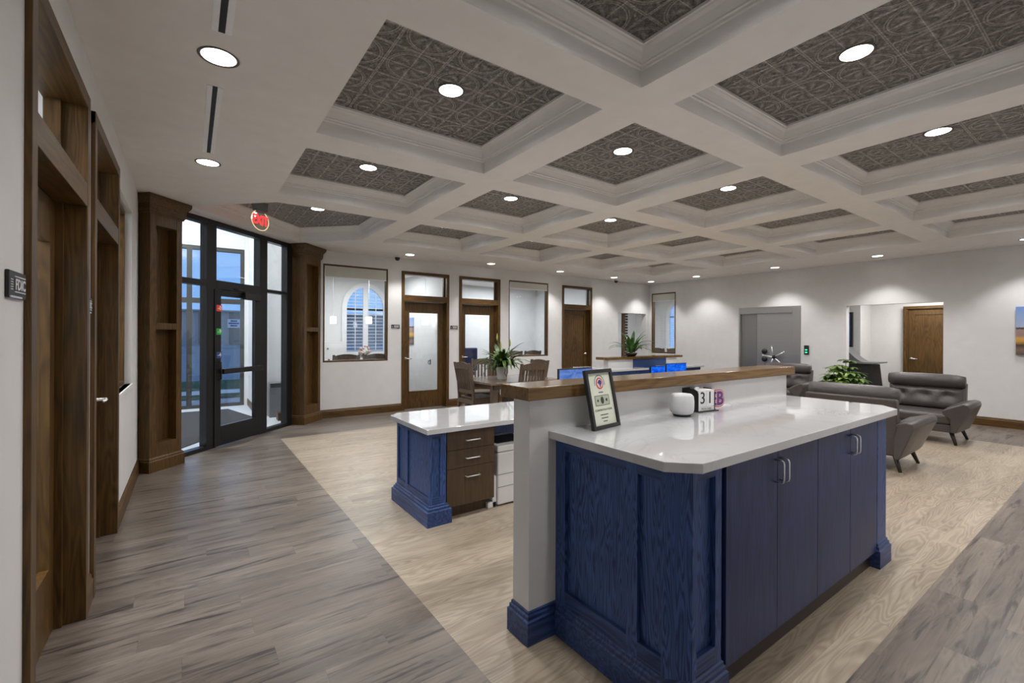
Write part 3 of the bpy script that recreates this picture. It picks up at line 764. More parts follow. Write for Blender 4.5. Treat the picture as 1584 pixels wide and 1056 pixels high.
tag(obj('countertop', ct, 'quartz', loc=(2.7, 1.36, .982), bevel=.003), 'white quartz countertop on the blue island with clipped corners', 'countertop')
cab = thing('base_cabinet', 'blue stained oak island cabinet with four doors under the white countertop', 'cabinet', (2.7, 1.38, 0))
bd = MB(); bd.prism([(1.538, 1.75), (1.538, 1.108), (1.61, 1.054), (1.80, 1.054), (1.80, 1.09), (3.645, 1.09), (3.645, 1.045), (3.82, 1.045), (3.82, 1.75)], .12, .982)
obj('cabinet_body', bd, 'blue', cab)
X0 = 1.517
fr = MB()
for a_, b_ in ((1.75, 1.68), (1.292, 1.234)): obj('stile', MB().box(X0, X0 + .024, b_, a_, .15, .982), 'blue', cab, bevel=.0015)
obj('corner_stile', MB().prism([(X0, 1.116), (X0 + .024, 1.116), (1.625, 1.056), (1.625, 1.03), (1.596, 1.03), (X0, 1.104)], .15, .982), 'blue', cab, bevel=.0015)
obj('stile', MB().box(1.755, 1.80, 1.03, 1.056, .15, .982), 'blue', cab, bevel=.0015)
for z0_, z1_ in ((.15, .228), (.925, .981)):
    obj('end_rail', MB().box(X0 + .0005, X0 + .024, 1.11, 1.74, z0_, z1_), 'bluey', cab, bevel=.0015)
    obj('front_rail', MB().box(1.61, 1.79, 1.0305, 1.056, z0_, z1_), 'bluex', cab, bevel=.0015)
m = MB(); m.sweep([(X0, 1.75), (X0, 1.104), (1.596, 1.03), (1.802, 1.03), (1.802, 1.08)][::-1][::-1], PBASE)
obj('base_molding', m, 'bluex', cab)
pt = MB(); pt.box(3.648, 3.815, 1.03, 1.06, .15, .982); pt.box(3.80, 3.815, 1.04, 1.75, .15, .982)
obj('corner_post', pt, 'blue', cab, bevel=.003)
m = MB(); m.sweep([(3.648, 1.12), (3.648, 1.03), (3.815, 1.03), (3.815, 1.75)], [(o_ * 1.1, z_) for o_, z_ in PBASE]); obj('post_plinth', m, 'bluex', cab)
obj('toe_kick', MB().box(1.80, 3.648, 1.062, 1.075, 0, .125), 'leg', cab)
dx = [1.834, 2.286, 2.738, 3.19, 3.642]
for k in range(4):
    dr = obj('door', MB().box(dx[k] + .0015, dx[k + 1] - .0015, 1.03, 1.05, .106, .972), 'bluedoor', cab, bevel=.0015, loc=(dx[k], 1.04, .106 - k * .37))
    hx = dx[k + 1] - .026 if k % 2 == 0 else dx[k] + .026
    hm = MB(); hm.tube([(hx, 1.03, .917), (hx, 1.003, .917), (hx, .993, .912), (hx, .990, .902), (hx, .990, .827), (hx, .993, .817), (hx, 1.003, .812), (hx, 1.03, .812)], .0045, 8)
    obj('handle', hm, 'chrome', dr)
# ------------------------------------------------------------------ teller desk behind the half wall
ct = MB(); ct.prism([(1.495, 3.235), (4.1, 3.235), (4.1, 4.12), (1.60, 4.12), (1.495, 4.02)], .722, .762)
tag(obj('countertop', ct, 'quartz', loc=(2.8, 3.68, .722), bevel=.003), 'white quartz desktop on the teller desk with drawers behind the half wall', 'countertop')
ped = thing('desk_pedestal', 'blue paneled end pedestal carrying the left end of the teller desk', 'pedestal', (1.6, 3.61, 0))
obj('pedestal_body', MB().box(1.547, 1.677, 3.282, 3.955, .02, .722), 'blue', ped)
for y0_, y1_ in ((3.715, 3.76), (3.93, 3.965)): obj('stile', MB().box(1.535, 1.548, y0_, y1_, .15, .722), 'blue', ped, bevel=.0015)
obj('corner_stile', MB().prism([(1.535, 3.305), (1.548, 3.305), (1.548, 3.283), (1.556, 3.283), (1.556, 3.27), (1.535, 3.27)], .15, .722), 'blue', ped, bevel=.0015)
obj('stile', MB().box(1.625, 1.677, 3.27, 3.283, .15, .722), 'blue', ped, bevel=.0015)
for z0_, z1_ in ((.15, .212), (.675, .7215)):
    obj('end_rail', MB().box(1.5355, 1.548, 3.30, 3.94, z0_, z1_), 'bluey', ped, bevel=.0015); obj('front_rail', MB().box(1.55, 1.63, 3.2705, 3.283, z0_, z1_), 'bluex', ped, bevel=.0015)
m = MB(); m.sweep([(1.60, 3.965), (1.535, 3.965), (1.535, 3.27), (1.677, 3.27), (1.677, 3.33)], [(o_ * 1.7, z_) for o_, z_ in PBASE]); obj('base_molding', m, 'bluey', ped)
dc = thing('drawer_cabinet', 'brown wood drawer cabinet with three drawers under the teller desk', 'cabinet', (1.91, 3.6, 0))
obj('cabinet_body', MB().box(1.684, 2.141, 3.292, 3.95, .10, .72), 'drawer', dc)
obj('toe_kick', MB().box(1.70, 2.125, 3.345, 3.9, 0, .10), 'drawer', dc)
for z0_, z1_, hz_ in ((.562, .712, .634), (.413, .558, .486), (.104, .409, .336)):
    dr = obj('drawer', MB().box(1.686, 2.139, 3.272, 3.291, z0_, z1_), 'drawer', dc, bevel=.0015)
    h = MB(); h.tube([(1.855, 3.272, hz_), (1.858, 3.243, hz_), (1.98, 3.243, hz_), (1.983, 3.272, hz_)], .005, 8); obj('handle', h, 'chrome', dr)
bp = MB(); bp.box(2.16, 4.0, 3.93, 3.96, .02, .72); bp.box(3.97, 4.0, 3.28, 3.93, 0, .72)
tag(obj('modesty_panel', bp, 'blue', loc=(3.1, 3.95, 0)), 'blue back panel closing the far side of the teller desk', 'panel')
shr = thing('paper_shredder', 'white paper shredder bin standing under the teller desk beside the drawers', 'shredder', (2.4, 3.5, 0))
m = MB(); m.box(2.195, 2.62, 3.30, 3.72, .012, .47); obj('bin', m, 'white', shr, bevel=.012)
m = MB(); m.box(2.19, 2.625, 3.295, 3.725, .473, .53); obj('head', m, 'white', shr, bevel=.012)
obj('feed_slot', MB().box(2.24, 2.58, 3.38, 3.64, .53, .534), 'blackp', shr)
m = MB(); m.box(2.194, 2.621, 3.298, 3.302, .165, .17); m.box(2.194, 2.621, 3.298, 3.302, .275, .28); obj('seam', m, 'heater', shr)
obj('side_holder', MB().box(2.147, 2.187, 3.31, 3.45, 0, .27).box(2.10, 2.187, 3.31, 3.45, 0, .05), 'white', shr, bevel=.004)

# things on the island
# framed dollar certificate
P1, P2 = Vector((1.640, 1.606, 1.0225)), Vector((1.870, 1.640, 1.0225))
ux = (P2 - P1).normalized(); nf = Vector((ux.y, -ux.x, 0)); up = (Vector((0, 0, 1)) - nf * .21).normalized()
W_, H_ = (P2 - P1).length, .305
Tf = frame_T((P1 + P2) / 2, ux, up)      # local x across, y up, z towards viewer
pf = thing('picture_frame', 'black frame with a dollar bill certificate leaning on the white countertop', 'picture frame', tuple((P1 + P2) / 2))
f = MB(Tf); bw = .019
f.box(-W_ / 2, -W_ / 2 + bw, 0, H_, -.012, .008); f.box(W_ / 2 - bw, W_ / 2, 0, H_, -.012, .008); f.box(-W_ / 2 + bw, W_ / 2 - bw, 0, bw, -.012, .008); f.box(-W_ / 2 + bw, W_ / 2 - bw, H_ - bw, H_, -.012, .008)
obj('frame', f, 'blackp', pf, bevel=.0015)
obj('certificate', MB(Tf).box(-W_ / 2 + bw, W_ / 2 - bw, bw, H_ - bw, -.008, -.002), 'paper', pf)
def disc(mb, cx, cy, r, z0, z1, n=28, sx=1.0): mb.loft([[(cx + sx * r * math.cos(k * 2 * PI / n), cy + r * math.sin(k * 2 * PI / n), z) for k in range(n)] for z in (z0, z1)])
cr = MB(Tf); disc(cr, 0, .232, .030, -.002, -.0010); obj('crest_disc', cr, 'red', pf)
cr = MB(Tf); disc(cr, 0, .232, .0235, -.0010, -.0006); obj('crest_field', cr, 'pink', pf)
cr = MB(Tf)
cr.prism([(-.019, .236), (-.012, .243), (-.004, .250), (.010, .250), (.018, .240), (.016, .228), (.008, .224), (.006, .211), (-.001, .213), (-.003, .224), (-.010, .230)], -.0006, -.0002); obj('crest_emblem', cr, 'navy', pf)
for k in range(26):
    pass
rl = MB(Tf)
for k in range(22):
    an = PI * (-.05 + 1.1 * k / 21); x_, y_ = .042 * math.cos(an), .232 + .042 * math.sin(an)
    rl.box(x_ - .002, x_ + .002, y_ - .003, y_ + .003, -.002, -.0014)
for k in range(9): rl.box(-.02 + k * .0045, -.017 + k * .0045, .183, .188, -.002, -.0014)
obj('crest_lettering', rl, 'navy', pf)
bn = MB(Tf); bn.box(-.062, .062, .118, .170, -.002, -.0012); obj('banknote', bn, 'green', pf)
bn = MB(Tf); bn.box(-.062, .062, .118, .1205, -.0012, -.0008); bn.box(-.062, .062, .1675, .170, -.0012, -.0008); bn.box(-.062, -.059, .118, .170, -.0012, -.0008); bn.box(.059, .062, .118, .170, -.0012, -.0008)
disc(bn, 0, .144, .019, -.0012, -.0008, 20, .72); disc(bn, .038, .144, .008, -.0012, -.0008); disc(bn, -.038, .144, .007, -.0012, -.0008); obj('engraving', bn, 'ink', pf)
obj('title_lettering', text_mb('CONGRATULATIONS', .0155, Tf @ Matrix.Translation((0, .095, -.0015)), 0, .0003), 'ink', pf)
tl = MB(Tf)
for k, w_ in enumerate((.034, .03, .018)): tl.box(-w_, w_, .068 - k * .0165, .0725 - k * .0165, -.002, -.0015)
obj('small_print', tl, 'ink', pf)
ez = MB(Tf); ez.box(-.03, .03, .03, .24, -.014, -.012); obj('easel_back', ez, 'blackp', pf)
# smart speaker
sp = thing('smart_speaker', 'round white speaker on the countertop against the half wall', 'speaker', (2.40, 1.625, 1.0225))
m = MB(); m.lathe([(.001, .012), (.050, .012), (.064, .022), (.069, .04), (.070, .085), (.066, .118), (.055, .130), (.03, .1335), (.001, .134)], (2.40, 1.625, 1.0225), 40); obj('speaker_body', m, 'whitefab', sp)
m = MB(); m.lathe([(.001, 0), (.048, 0), (.052, .006), (.046, .013), (.001, .013)], (2.40, 1.625, 1.0225), 32); obj('foot', m, 'blackp', sp)
# block calendar
Pc, Pd = Vector((2.575, 1.63, 1.0225)), Vector((2.735, 1.612, 1.0225))
ux = (Pd - Pc).normalized(); vy = Vector((-ux.y, ux.x, 0))
Tc = frame_T(Pc, ux, vy)
L_ = (Pd - Pc).length
ca = thing('block_calendar', 'black and white block calendar showing 31 beside the speaker', 'calendar', tuple(Pc))
m = MB(Tc); m.box(0, L_ + .02, -.012, .085, 0, .006); obj('base', m, 'blackp', ca)
prof2 = [(.0, .006), (.085, .006), (.085, .142), (.03, .142), (.008, .132), (0, .115)]
for x0_ in (0, L_ - .006):
    m = MB(Tc); m.loft([[(x0_ + dx_, y_, z_) for y_, z_ in prof2] for dx_ in (0, .006)]); obj('side_plate', m, 'blackp', ca)
m = MB(Tc); m.box(.006, L_ / 2 - .001, .002, .075, .032, .136); m.box(L_ / 2 + .001, L_ - .006, .002, .075, .032, .136); obj('number_block', m, 'white', ca, bevel=.002)
m = MB(Tc); m.box(.006, L_ - .006, .002, .075, .007, .031); obj('month_block', m, 'white', ca, bevel=.001)
Tn = Tc @ Matrix.Rotation(PI / 2, 4, 'X')
m = text_mb('3', .105, Tn @ Matrix.Translation((L_ * .28, .084, .0)) @ Matrix.Translation((0, 0, -.0015)), .0005, .0006); m2 = text_mb('1', .105, Tn @ Matrix.Translation((L_ * .70, .084, -.0015)), .0005, .0006)
m.T = Matrix(); m.add(m2.v, m2.f); obj('numerals', m, 'blackp', ca)
m = text_mb('MON MAR', .020, Tn @ Matrix.Translation((L_ * .5, .019, -.0015)), 0, .0005); obj('month_lettering', m, 'heater', ca)
# acrylic letters
ebs = thing('letter_sign', 'red white and blue acrylic letter sign beside the calendar', 'sign', (2.90, 1.69, 1.0225))
Te = frame_T((2.865, 1.672, 1.03), (1, -.08, 0), (0, 0, 1))
obj('stand', MB().box(2.76, 3.02, 1.655, 1.715, 1.0225, 1.027), 'whitefab', ebs)
Te2 = Te @ Matrix.Translation((-.01, .05, 0))
obj('outer_letters', text_mb('EB', .125, Te2, .015, .0015, 1.05), 'red', ebs)
obj('inner_letters', text_mb('EB', .125, Te2 @ Matrix.Translation((0, 0, .0018)), .009, .0006, 1.05), 'pink', ebs)
obj('fill_letters', text_mb('EB', .125, Te2 @ Matrix.Translation((0, 0, .0026)), .0045, .0006, 1.05), 'purple', ebs)
stp = []
for k in range(10):
    r_ = .016 if k % 2 == 0 else .007; stp.append((-.044 + r_ * math.sin(k * PI / 5), .05 + r_ * math.cos(k * PI / 5)))
obj('star', MB(Te).prism(stp, .0036, .0046), 'white', ebs)
# outlet with plug
ol = thing('wall_outlet', 'black outlet on the half wall under the ledge with a plugged adapter', 'outlet', (2.66, 1.749, 1.14))
obj('cover_plate', MB().box(2.585, 2.70, 1.743, 1.7495, 1.105, 1.165), 'blackp', ol, bevel=.002)
obj('adapter', MB().box(2.655, 2.705, 1.70, 1.743, 1.118, 1.166), 'white', ol, bevel=.006)
cbm = MB(); cbm.tube([(2.652, 1.738, 1.125), (2.60, 1.738, 1.105), (2.54, 1.735, 1.06), (2.49, 1.725, 1.028), (2.445, 1.70, 1.0262)], .003, 6)
tag(obj('power_cord', cbm, 'white', loc=(2.55, 1.7, 1.03)), 'thin white cord from the outlet down to the speaker', 'cord')

# monitor on the teller desk
mo = thing('computer_monitor', 'black monitor with a pale blue screen just behind the half wall ledge', 'monitor', (3.63, 3.9, .762))
obj('bezel', MB().box(3.40, 3.93, 3.88, 3.905, .80, 1.118), 'blackp', mo, bevel=.003)
obj('screen', MB().box(3.413, 3.917, 3.8775, 3.8798, .812, 1.105), 'scr', mo)
obj('stand', MB().box(3.62, 3.71, 3.89, 3.95, .768, .84).box(3.55, 3.78, 3.84, 4.0, .7625, .77), 'blackp', mo, bevel=.003)

# ------------------------------------------------------------------ second teller pod in the distance
ZK = .80
p2 = thing('half_wall', 'distant white half wall with a blue center panel between two white counters', 'half wall', (8.7, 6.85, 0))
obj('wall_body', MB().box(7.36, 9.78, 6.78, 6.92, 0, .972), 'paint', p2)
obj('blue_panel', MB().box(8.16, 9.35, 6.765, 6.78, .05, .972), 'bluepaint', p2)
tag(obj('wood_ledge', MB().box(7.22, 9.95, 6.72, 7.02, .972, 1.028), 'ledge', loc=(8.6, 6.9, .972), bevel=.004), 'short oak ledge capping the distant white half wall under a leafy plant', 'ledge')
tag(obj('countertop', MB().prism([(6.95, 6.30), (8.11, 6.30), (8.11, 6.78), (7.35, 6.78), (7.35, 7.45), (6.95, 7.45)], ZK - .04, ZK), 'quartz', loc=(7.4, 6.5, ZK - .04), bevel=.003), 'white countertop at the left end of the distant half wall', 'countertop')
tag(obj('countertop', MB().prism([(8.95, 6.20), (10.05, 6.20), (10.15, 6.30), (10.15, 6.78), (8.95, 6.78)], ZK - .04, ZK), 'quartz', loc=(9.5, 6.5, ZK - .04), bevel=.003), 'white countertop at the right end of the distant half wall', 'countertop')
tag(obj('base_cabinet', MB().box(7.02, 8.06, 6.36, 6.76, 0, ZK - .04), 'blue', loc=(7.5, 6.55, 0)), 'navy cabinet under the left distant white countertop', 'cabinet')
tag(obj('base_cabinet', MB().box(9.02, 10.0, 6.27, 6.76, 0, ZK - .04), 'blue', loc=(9.5, 6.5, 0)), 'navy cabinet under the right distant white countertop', 'cabinet')
def mon2(x0, x1, y, label, z1):
    e = thing('computer_monitor', label, 'monitor', ((x0 + x1) / 2, y, ZK), 0, 'bright blue monitors on the distant teller pod')
    obj('bezel', MB().box(x0, x1, y, y + .03, .44, z1), 'blackp', e); obj('screen', MB().box(x0 + .012, x1 - .012, y - .003, y - .0005, .45, z1 - .012), 'scrb', e)
    obj('stand', MB().box((x0 + x1) / 2 - .05, (x0 + x1) / 2 + .05, y + .005, y + .03, 0, .45), 'blackp', e)
mon2(8.17, 8.80, 6.30, 'bright blue monitor in front of the blue panel, behind the oak ledge, left one', .83)
mon2(8.30, 9.02, 6.00, 'bright blue monitor in front of the blue panel, behind the oak ledge, right one', .90)

# ------------------------------------------------------------------ plants
def blade(mb, base, yaw, L, w, lift, droop, n=7, fold=.25):
    """long leaf arching from base"""
    d = Vector((math.cos(yaw), math.sin(yaw), 0)); sd = Vector((-d.y, d.x, 0)); rings = []
    p = Vector(base); ang = lift; st = L / n
    for k in range(n + 1):
        t = k / n
        ww = w * (math.sin(PI * min(1, t * .86 + .10)) ** .8) * (1 if t < 1 else .05)
        nrm = Vector((-d.x * math.sin(ang), -d.y * math.sin(ang), math.cos(ang)))
        rings.append([tuple(p + sd * ww + nrm * ww * fold), tuple(p), tuple(p - sd * ww + nrm * ww * fold)])
        p = p + (d * math.cos(ang) + Vector((0, 0, 1)) * math.sin(ang)) * st; ang -= droop / n
    sm = mb.smooth; mb.smooth = True; mb.loft(rings, False, False); mb.smooth = sm
pl = thing('potted_lily', 'leafy green lily in a whitewashed bucket on the dining table', 'plant', (4.33, 6.39, .751))
m = MB(); m.lathe([(.001, 0), (.078, 0), (.082, .006), (.105, .20), (.11, .205), (.11, .212), (.10, .212), (.098, .19), (.001, .19)], (4.33, 6.39, .751), 32); obj('bucket', m, 'pot', pl)
m = MB(); m.tube([(4.33 + .10 * .58 - .07, 6.39 - .10 * .3 - .085 + 0.0, .93), (4.31, 6.29, .86), (4.345, 6.285, .80), (4.385, 6.30, .86), (4.40, 6.325, .93)], .006, 6); obj('bucket_handle', m, 'heater', pl)
obj('soil', MB().lathe([(.001, .192), (.098, .192), (.001, .196)], (4.33, 6.39, .751), 20), 'soil', pl)
m = MB(); rr = random.Random(3)
for k in range(84):
    y_ = rr.uniform(0, 2 * PI); L = rr.uniform(.26, .60)
    blade(m, (4.33 + .05 * math.cos(y_), 6.39 + .05 * math.sin(y_), .94), y_ + rr.uniform(-.4, .4), L, rr.uniform(.020, .040), rr.uniform(.5, 1.5), rr.uniform(.9, 2.3))
obj('leaves', m, 'leafA', pl)
m = MB(); st_ = [((-.085, .03), .50), ((.14, -.03), .40), ((-.02, .02), .36)]
for (dx_, dy_), h_ in st_: m.tube([(4.33, 6.39, .93), (4.33 + dx_ * .5, 6.39 + dy_ * .5, .93 + h_ * .6), (4.33 + dx_, 6.39 + dy_, .93 + h_)], .004, 6)
obj('stem', m, 'leafA', pl)
m = MB()
for (dx_, dy_), h_ in st_: m.lathe([(.001, -.03), (.012, -.01), (.016, .03), (.010, .07), (.001, .10)], (4.33 + dx_, 6.39 + dy_, .93 + h_), 10)
obj('flower_bud', m, 'bud', pl)

pl = thing('potted_dracaena', 'spiky green plant in a low bowl on the distant oak ledge', 'plant', (8.18, 6.85, 1.029))
m = MB(); m.lathe([(.001, 0), (.09, 0), (.13, .05), (.135, .08), (.12, .08), (.001, .07)], (8.18, 6.85, 1.029), 28); obj('bowl', m, 'leg', pl)
m = MB(); rr = random.Random(5)
for k in range(34):
    y_ = rr.uniform(0, 2 * PI); blade(m, (8.18 + .08 * math.cos(y_), 6.85 + .08 * math.sin(y_), 1.12), y_, rr.uniform(.35, .66), rr.uniform(.020, .036), rr.uniform(.75, 1.5), rr.uniform(.8, 2.1))
blade(m, (8.2, 6.85, 1.08), .3, .56, .055, 1.45, .3); blade(m, (8.16, 6.85, 1.08), 3.5, .46, .05, 1.35, .4)
obj('leaves', m, 'leafB', pl)

def whorl(mb, c, rr, R=.13):
    n = rr.randint(6, 8); tilt = rr.uniform(-.3, .3); y0 = rr.uniform(0, 6)
    for k in range(n): blade(mb, c, y0 + k * 2 * PI / n, R * rr.uniform(.8, 1.15), .026, .15 + tilt * math.cos(k), .9, 5, .2)
pl = thing('potted_schefflera', 'bushy umbrella leaf plant behind the near leather armchair back', 'plant', (7.68, 2.56, .561))
m = MB(); m.lathe([(.001, 0), (.10, 0), (.13, .16), (.14, .20), (.12, .20), (.001, .18)], (7.68, 2.56, .561), 24); obj('pot', m, 'leg', pl)
m = MB(); ms = MB(); rr = random.Random(11)
for k in range(46):
    an = rr.uniform(0, 2 * PI); R = .22 * math.sqrt(rr.random()); h_ = .76 + .44 * (1 - (R / .25) ** 2) * rr.uniform(.45, 1) + rr.uniform(-.03, .03)
    c = (7.68 + R * math.cos(an), 2.56 + R * math.sin(an), h_); whorl(m, c, rr)
    ms.tube([(7.68, 2.56, .74), (7.68 + R * .4 * math.cos(an), 2.56 + R * .4 * math.sin(an), .78), c], .004, 5)
obj('leaves', m, 'leafC', pl); obj('stem', ms, 'leafB', pl)
tb = thing('side_table', 'small dark side table carrying the umbrella leaf plant between the armchairs', 'table', (7.68, 2.56, 0))
obj('table_top', MB().lathe([(.001, .53), (.30, .53), (.30, .56), (.001, .56)], (7.68, 2.56, 0), 32), 'leg', tb)
for dx_, dy_ in ((1, 1), (1, -1), (-1, 1), (-1, -1)): obj('leg', MB().tube([(7.68 + .15 * dx_, 2.56 + .15 * dy_, .53), (7.68 + .22 * dx_, 2.56 + .22 * dy_, 0)], [.022, .014], 8), 'leg', tb)

# ------------------------------------------------------------------ dining table and chairs
tx0, tx1, ty0, ty1 = 3.78, 5.22, 5.88, 7.0
tb = thing('dining_table', 'grey brown wooden dining table between the slat back chairs', 'table', ((tx0 + tx1) / 2, (ty0 + ty1) / 2, 0))
obj('table_top', MB().box(tx0, tx1, ty0, ty1, .715, .75), 'table', tb, bevel=.006)
m = MB(); m.box(tx0 + .14, tx1 - .14, ty0 + .12, ty0 + .145, .63, .715); m.box(tx0 + .14, tx1 - .14, ty1 - .145, ty1 - .12, .63, .715); m.box(tx0 + .12, tx0 + .145, ty0 + .14, ty1 - .14, .63, .715); m.box(tx1 - .145, tx1 - .12, ty0 + .14, ty1 - .14, .63, .715)
obj('apron', m, 'table', tb)
for x_ in (tx0 + .16, tx1 - .16):
    for y_ in (ty0 + .16, ty1 - .16): obj('leg', MB().box(x_ - .05, x_ + .05, y_ - .05, y_ + .05, 0, .63), 'chair', tb, bevel=.004)
CW, CD, CH = .52, .46, 1.04
def make_chair(label):
    e = thing('dining_chair', label, 'chair', (0, 0, 0), 0, 'slat back dining chairs around the dining table')
    w = CW / 2
    obj('seat', MB().box(-w + .005, w - .005, -.20, .24, .435, .465), 'chair', e, bevel=.008, local=True)
    for sx_ in (-1, 1):
        obj('leg', MB().box(sx_ * (w - .02) - .02, sx_ * (w - .02) + .02, .19, .23, 0, .435), 'chair', e, bevel=.003, local=True)
        m = MB(); x_ = sx_ * (w - .02)
        m.loft([[(x_ - .02, y_ - .02, z_), (x_ + .02, y_ - .02, z_), (x_ + .02, y_ + .02, z_), (x_ - .02, y_ + .02, z_)] for y_, z_ in ((-.245, 0), (-.215, .45), (-.235, .70), (-.305, CH))])
        obj('leg', m, 'chair', e, bevel=.003, local=True)
    def by(z): return -.215 - .09 * max(0, (z - .45) / (CH - .45)) ** 1.3
    m = MB(); n = 8; rr_ = []
    for k in range(n + 1):
        t = -1 + 2 * k / n; x_ = t * (w - .04); zt_ = CH - .015 + .03 * (1 - t * t) - .005; zb_ = CH - .115 + .012 * (1 - t * t)
        rr_.append([(x_, by(.98) - .012, zb_), (x_, by(.98) + .012, zb_), (x_, by(CH) + .012, zt_), (x_, by(CH) - .012, zt_)])
    m.loft(rr_); obj('top_rail', m, 'chair', e, local=True)
    obj('lower_rail', MB().box(-w + .04, w - .04, by(.55) - .012, by(.55) + .012, .53, .59), 'chair', e, local=True)
    for k in range(7):
        x_ = (-3 + k) * .062; sw = .018 if k not in (3,) else .018
        m = MB(); m.loft([[(x_ - sw, by(z_) - .007, z_), (x_ + sw, by(z_) - .007, z_), (x_ + sw, by(z_) + .007, z_), (x_ - sw, by(z_) + .007, z_)] for z_ in (.58, .75, CH - .10)])
        obj('slat', m, 'chair', e, local=True)
    m = MB(); m.box(-w + .03, w - .03, .20, .22, .36, .435); m.box(-w + .01, -w + .03, -.20, .20, .36, .435); m.box(w - .03, w - .01, -.20, .20, .36, .435); m.box(-w + .03, w - .03, -.23, -.21, .36, .435)
    m.box(-w + .012, -w + .028, -.22, .20, .17, .20); m.box(w - .028, w - .012, -.22, .20, .17, .20); m.box(-w + .02, w - .02, -.02, 0, .175, .2)
    obj('stretcher', m, 'chair', e, local=True)
    return e
# back of chair lies at local -y; facing local +y
ch = make_chair('slat back wooden chair at the left end of the dining table'); ch.location = (3.98, 6.62, 0); ch.rotation_euler = (0, 0, -PI / 2)
dup(ch, (4.48, 7.18, 0), PI - .55, 'slat back wooden chair at the far side of the dining table, before the office door')
dup(ch, (4.55, 6.10, 0), 0, 'slat back wooden chair with its back nearest the oak ledge, near side of the table')
dup(ch, (5.04, 6.63, 0), PI / 2, 'slat back wooden chair at the right end of the dining table')

# ------------------------------------------------------------------ leather armchairs
def rbox(mb, x0, x1, y0, y1, z0, z1): mb.box(x0, x1, y0, y1, z0, z1)
def make_sofa(label):
    e = thing('leather_armchair', label, 'armchair', (0, 0, 0), 0, 'wide grey leather armchairs')
    w = .45
    # back panel at local y=0 (rear), front at y=.85 ; facing +y
    m = MB(); m.loft([[(-w, y0, z), (w, y0, z), (w, y1, z), (-w, y1, z)] for z, y0, y1 in ((.17, .06, .20), (.45, .03, .16), (.81, -.03, .08))]); obj('back_frame', m, 'leather', e, bevel=.02, local=True, seg=3)
    # headrest roll
    m = MB(); rings = []
    for k in range(11):
        t = -1 + 2 * k / 10; f_ = (1 - abs(t) ** 6) * .25 + .75
        rings.append([(t * (w - .005), .118 + .085 * math.cos(a_) * f_, .835 + .105 * math.sin(a_) * f_) for a_ in [i * 2 * PI / 14 for i in range(14)]])
    m.smooth = True; m.loft(rings); obj('headrest', m, 'leather', e, local=True)
    # tufted back cushion
    m = MB(); nx, nz = 25, 13; bt = [(-.27, .62), (0, .62), (.27, .62)]; gr = []
    for k in range(nz):
        row = []
        for i in range(nx):
            t = i / (nx - 1); s_ = k / (nz - 1); x_ = (-1 + 2 * t) * (w - .01); z_ = .40 + .36 * s_
            pf_ = (1 - abs(2 * t - 1) ** 8) * (1 - abs(2 * s_ - 1) ** 6)
            dp = .115 * pf_
            for bx_, bz_ in bt: dp -= .06 * math.exp(-(((x_ - bx_) / .055) ** 2 + ((z_ - bz_) / .05) ** 2)); 
            dp += .012 * math.sin(x_ * 40 + z_ * 22) * math.exp(-((z_ - .62) / .07) ** 2)
            row.append((x_, .13 + dp - (z_ - .4) * .18, z_))
        gr.append(row)
    m.smooth = True; m.loft(gr, False, False); obj('back_cushion', m, 'leather', e, local=True)
    bm_ = MB()
    for bx_, bz_ in bt: bm_.ball((bx_, .13 + .045 - (bz_ - .4) * .18, bz_), .014)
    obj('button', bm_, 'leather', e, local=True)
    # seat
    m = MB(); m.box(-w + .01, w - .01, .15, .80, .275, .42); obj('seat_cushion', m, 'leather', e, bevel=.05, local=True, seg=4)
    m = MB(); m.box(-w + .005, w - .005, .10, .775, .165, .275); obj('seat_base', m, 'leather', e, bevel=.015, local=True, seg=2)
    for sx_ in (-1, 1):
        m = MB(); rings = []
        for y_, ix, iz, ox, oz, zb_ in ((.0, -.015, .53, .13, .565, .15), (.25, -.025, .555, .17, .60, .155), (.55, -.05, .545, .185, .608, .16), (.72, -.09, .51, .175, .60, .165), (.84, -.13, .465, .145, .58, .175)):
            sec = [(-.03, zb_), (.02, zb_), (ox * .62 + .02, (oz + zb_) * .5 + .02), (ox + .012, oz - .06), (ox, oz - .008), (ox - .05, oz + .006), (ix + .03, iz + .02), (ix, iz), (ix + .015, iz - .045), (-.035, .36)]
            rings.append([(sx_ * (w + x_), y_, z_) for x_, z_ in sec])
        m.smooth = True; m.loft(rings); m.sm[-2:] = [False, False]; obj('armrest', m, 'leather', e, bevel=.014, local=True, seg=3)
        for y_, dy_ in ((.14, -.05), (.70, .05)):
            obj('leg', MB().tube([(sx_ * (w - .05), y_, .175), (sx_ * (w + .01), y_ + dy_, 0)], [.027, .017], 12), 'leg', e, local=True)
    return e
so = make_sofa('grey leather armchair seen from behind at the right end of the blue island'); so.location = (6.30, 2.06, 0); so.rotation_euler = (0, 0, -PI / 2)
dup(so, (9.38, 2.02, 0), PI / 2, 'grey leather armchair with three tufted buttons facing the room near the right wall')
dup(so, (10.42, 4.46, 0), PI / 2, 'grey leather armchair partly hidden behind the end of the half wall, before the vault')

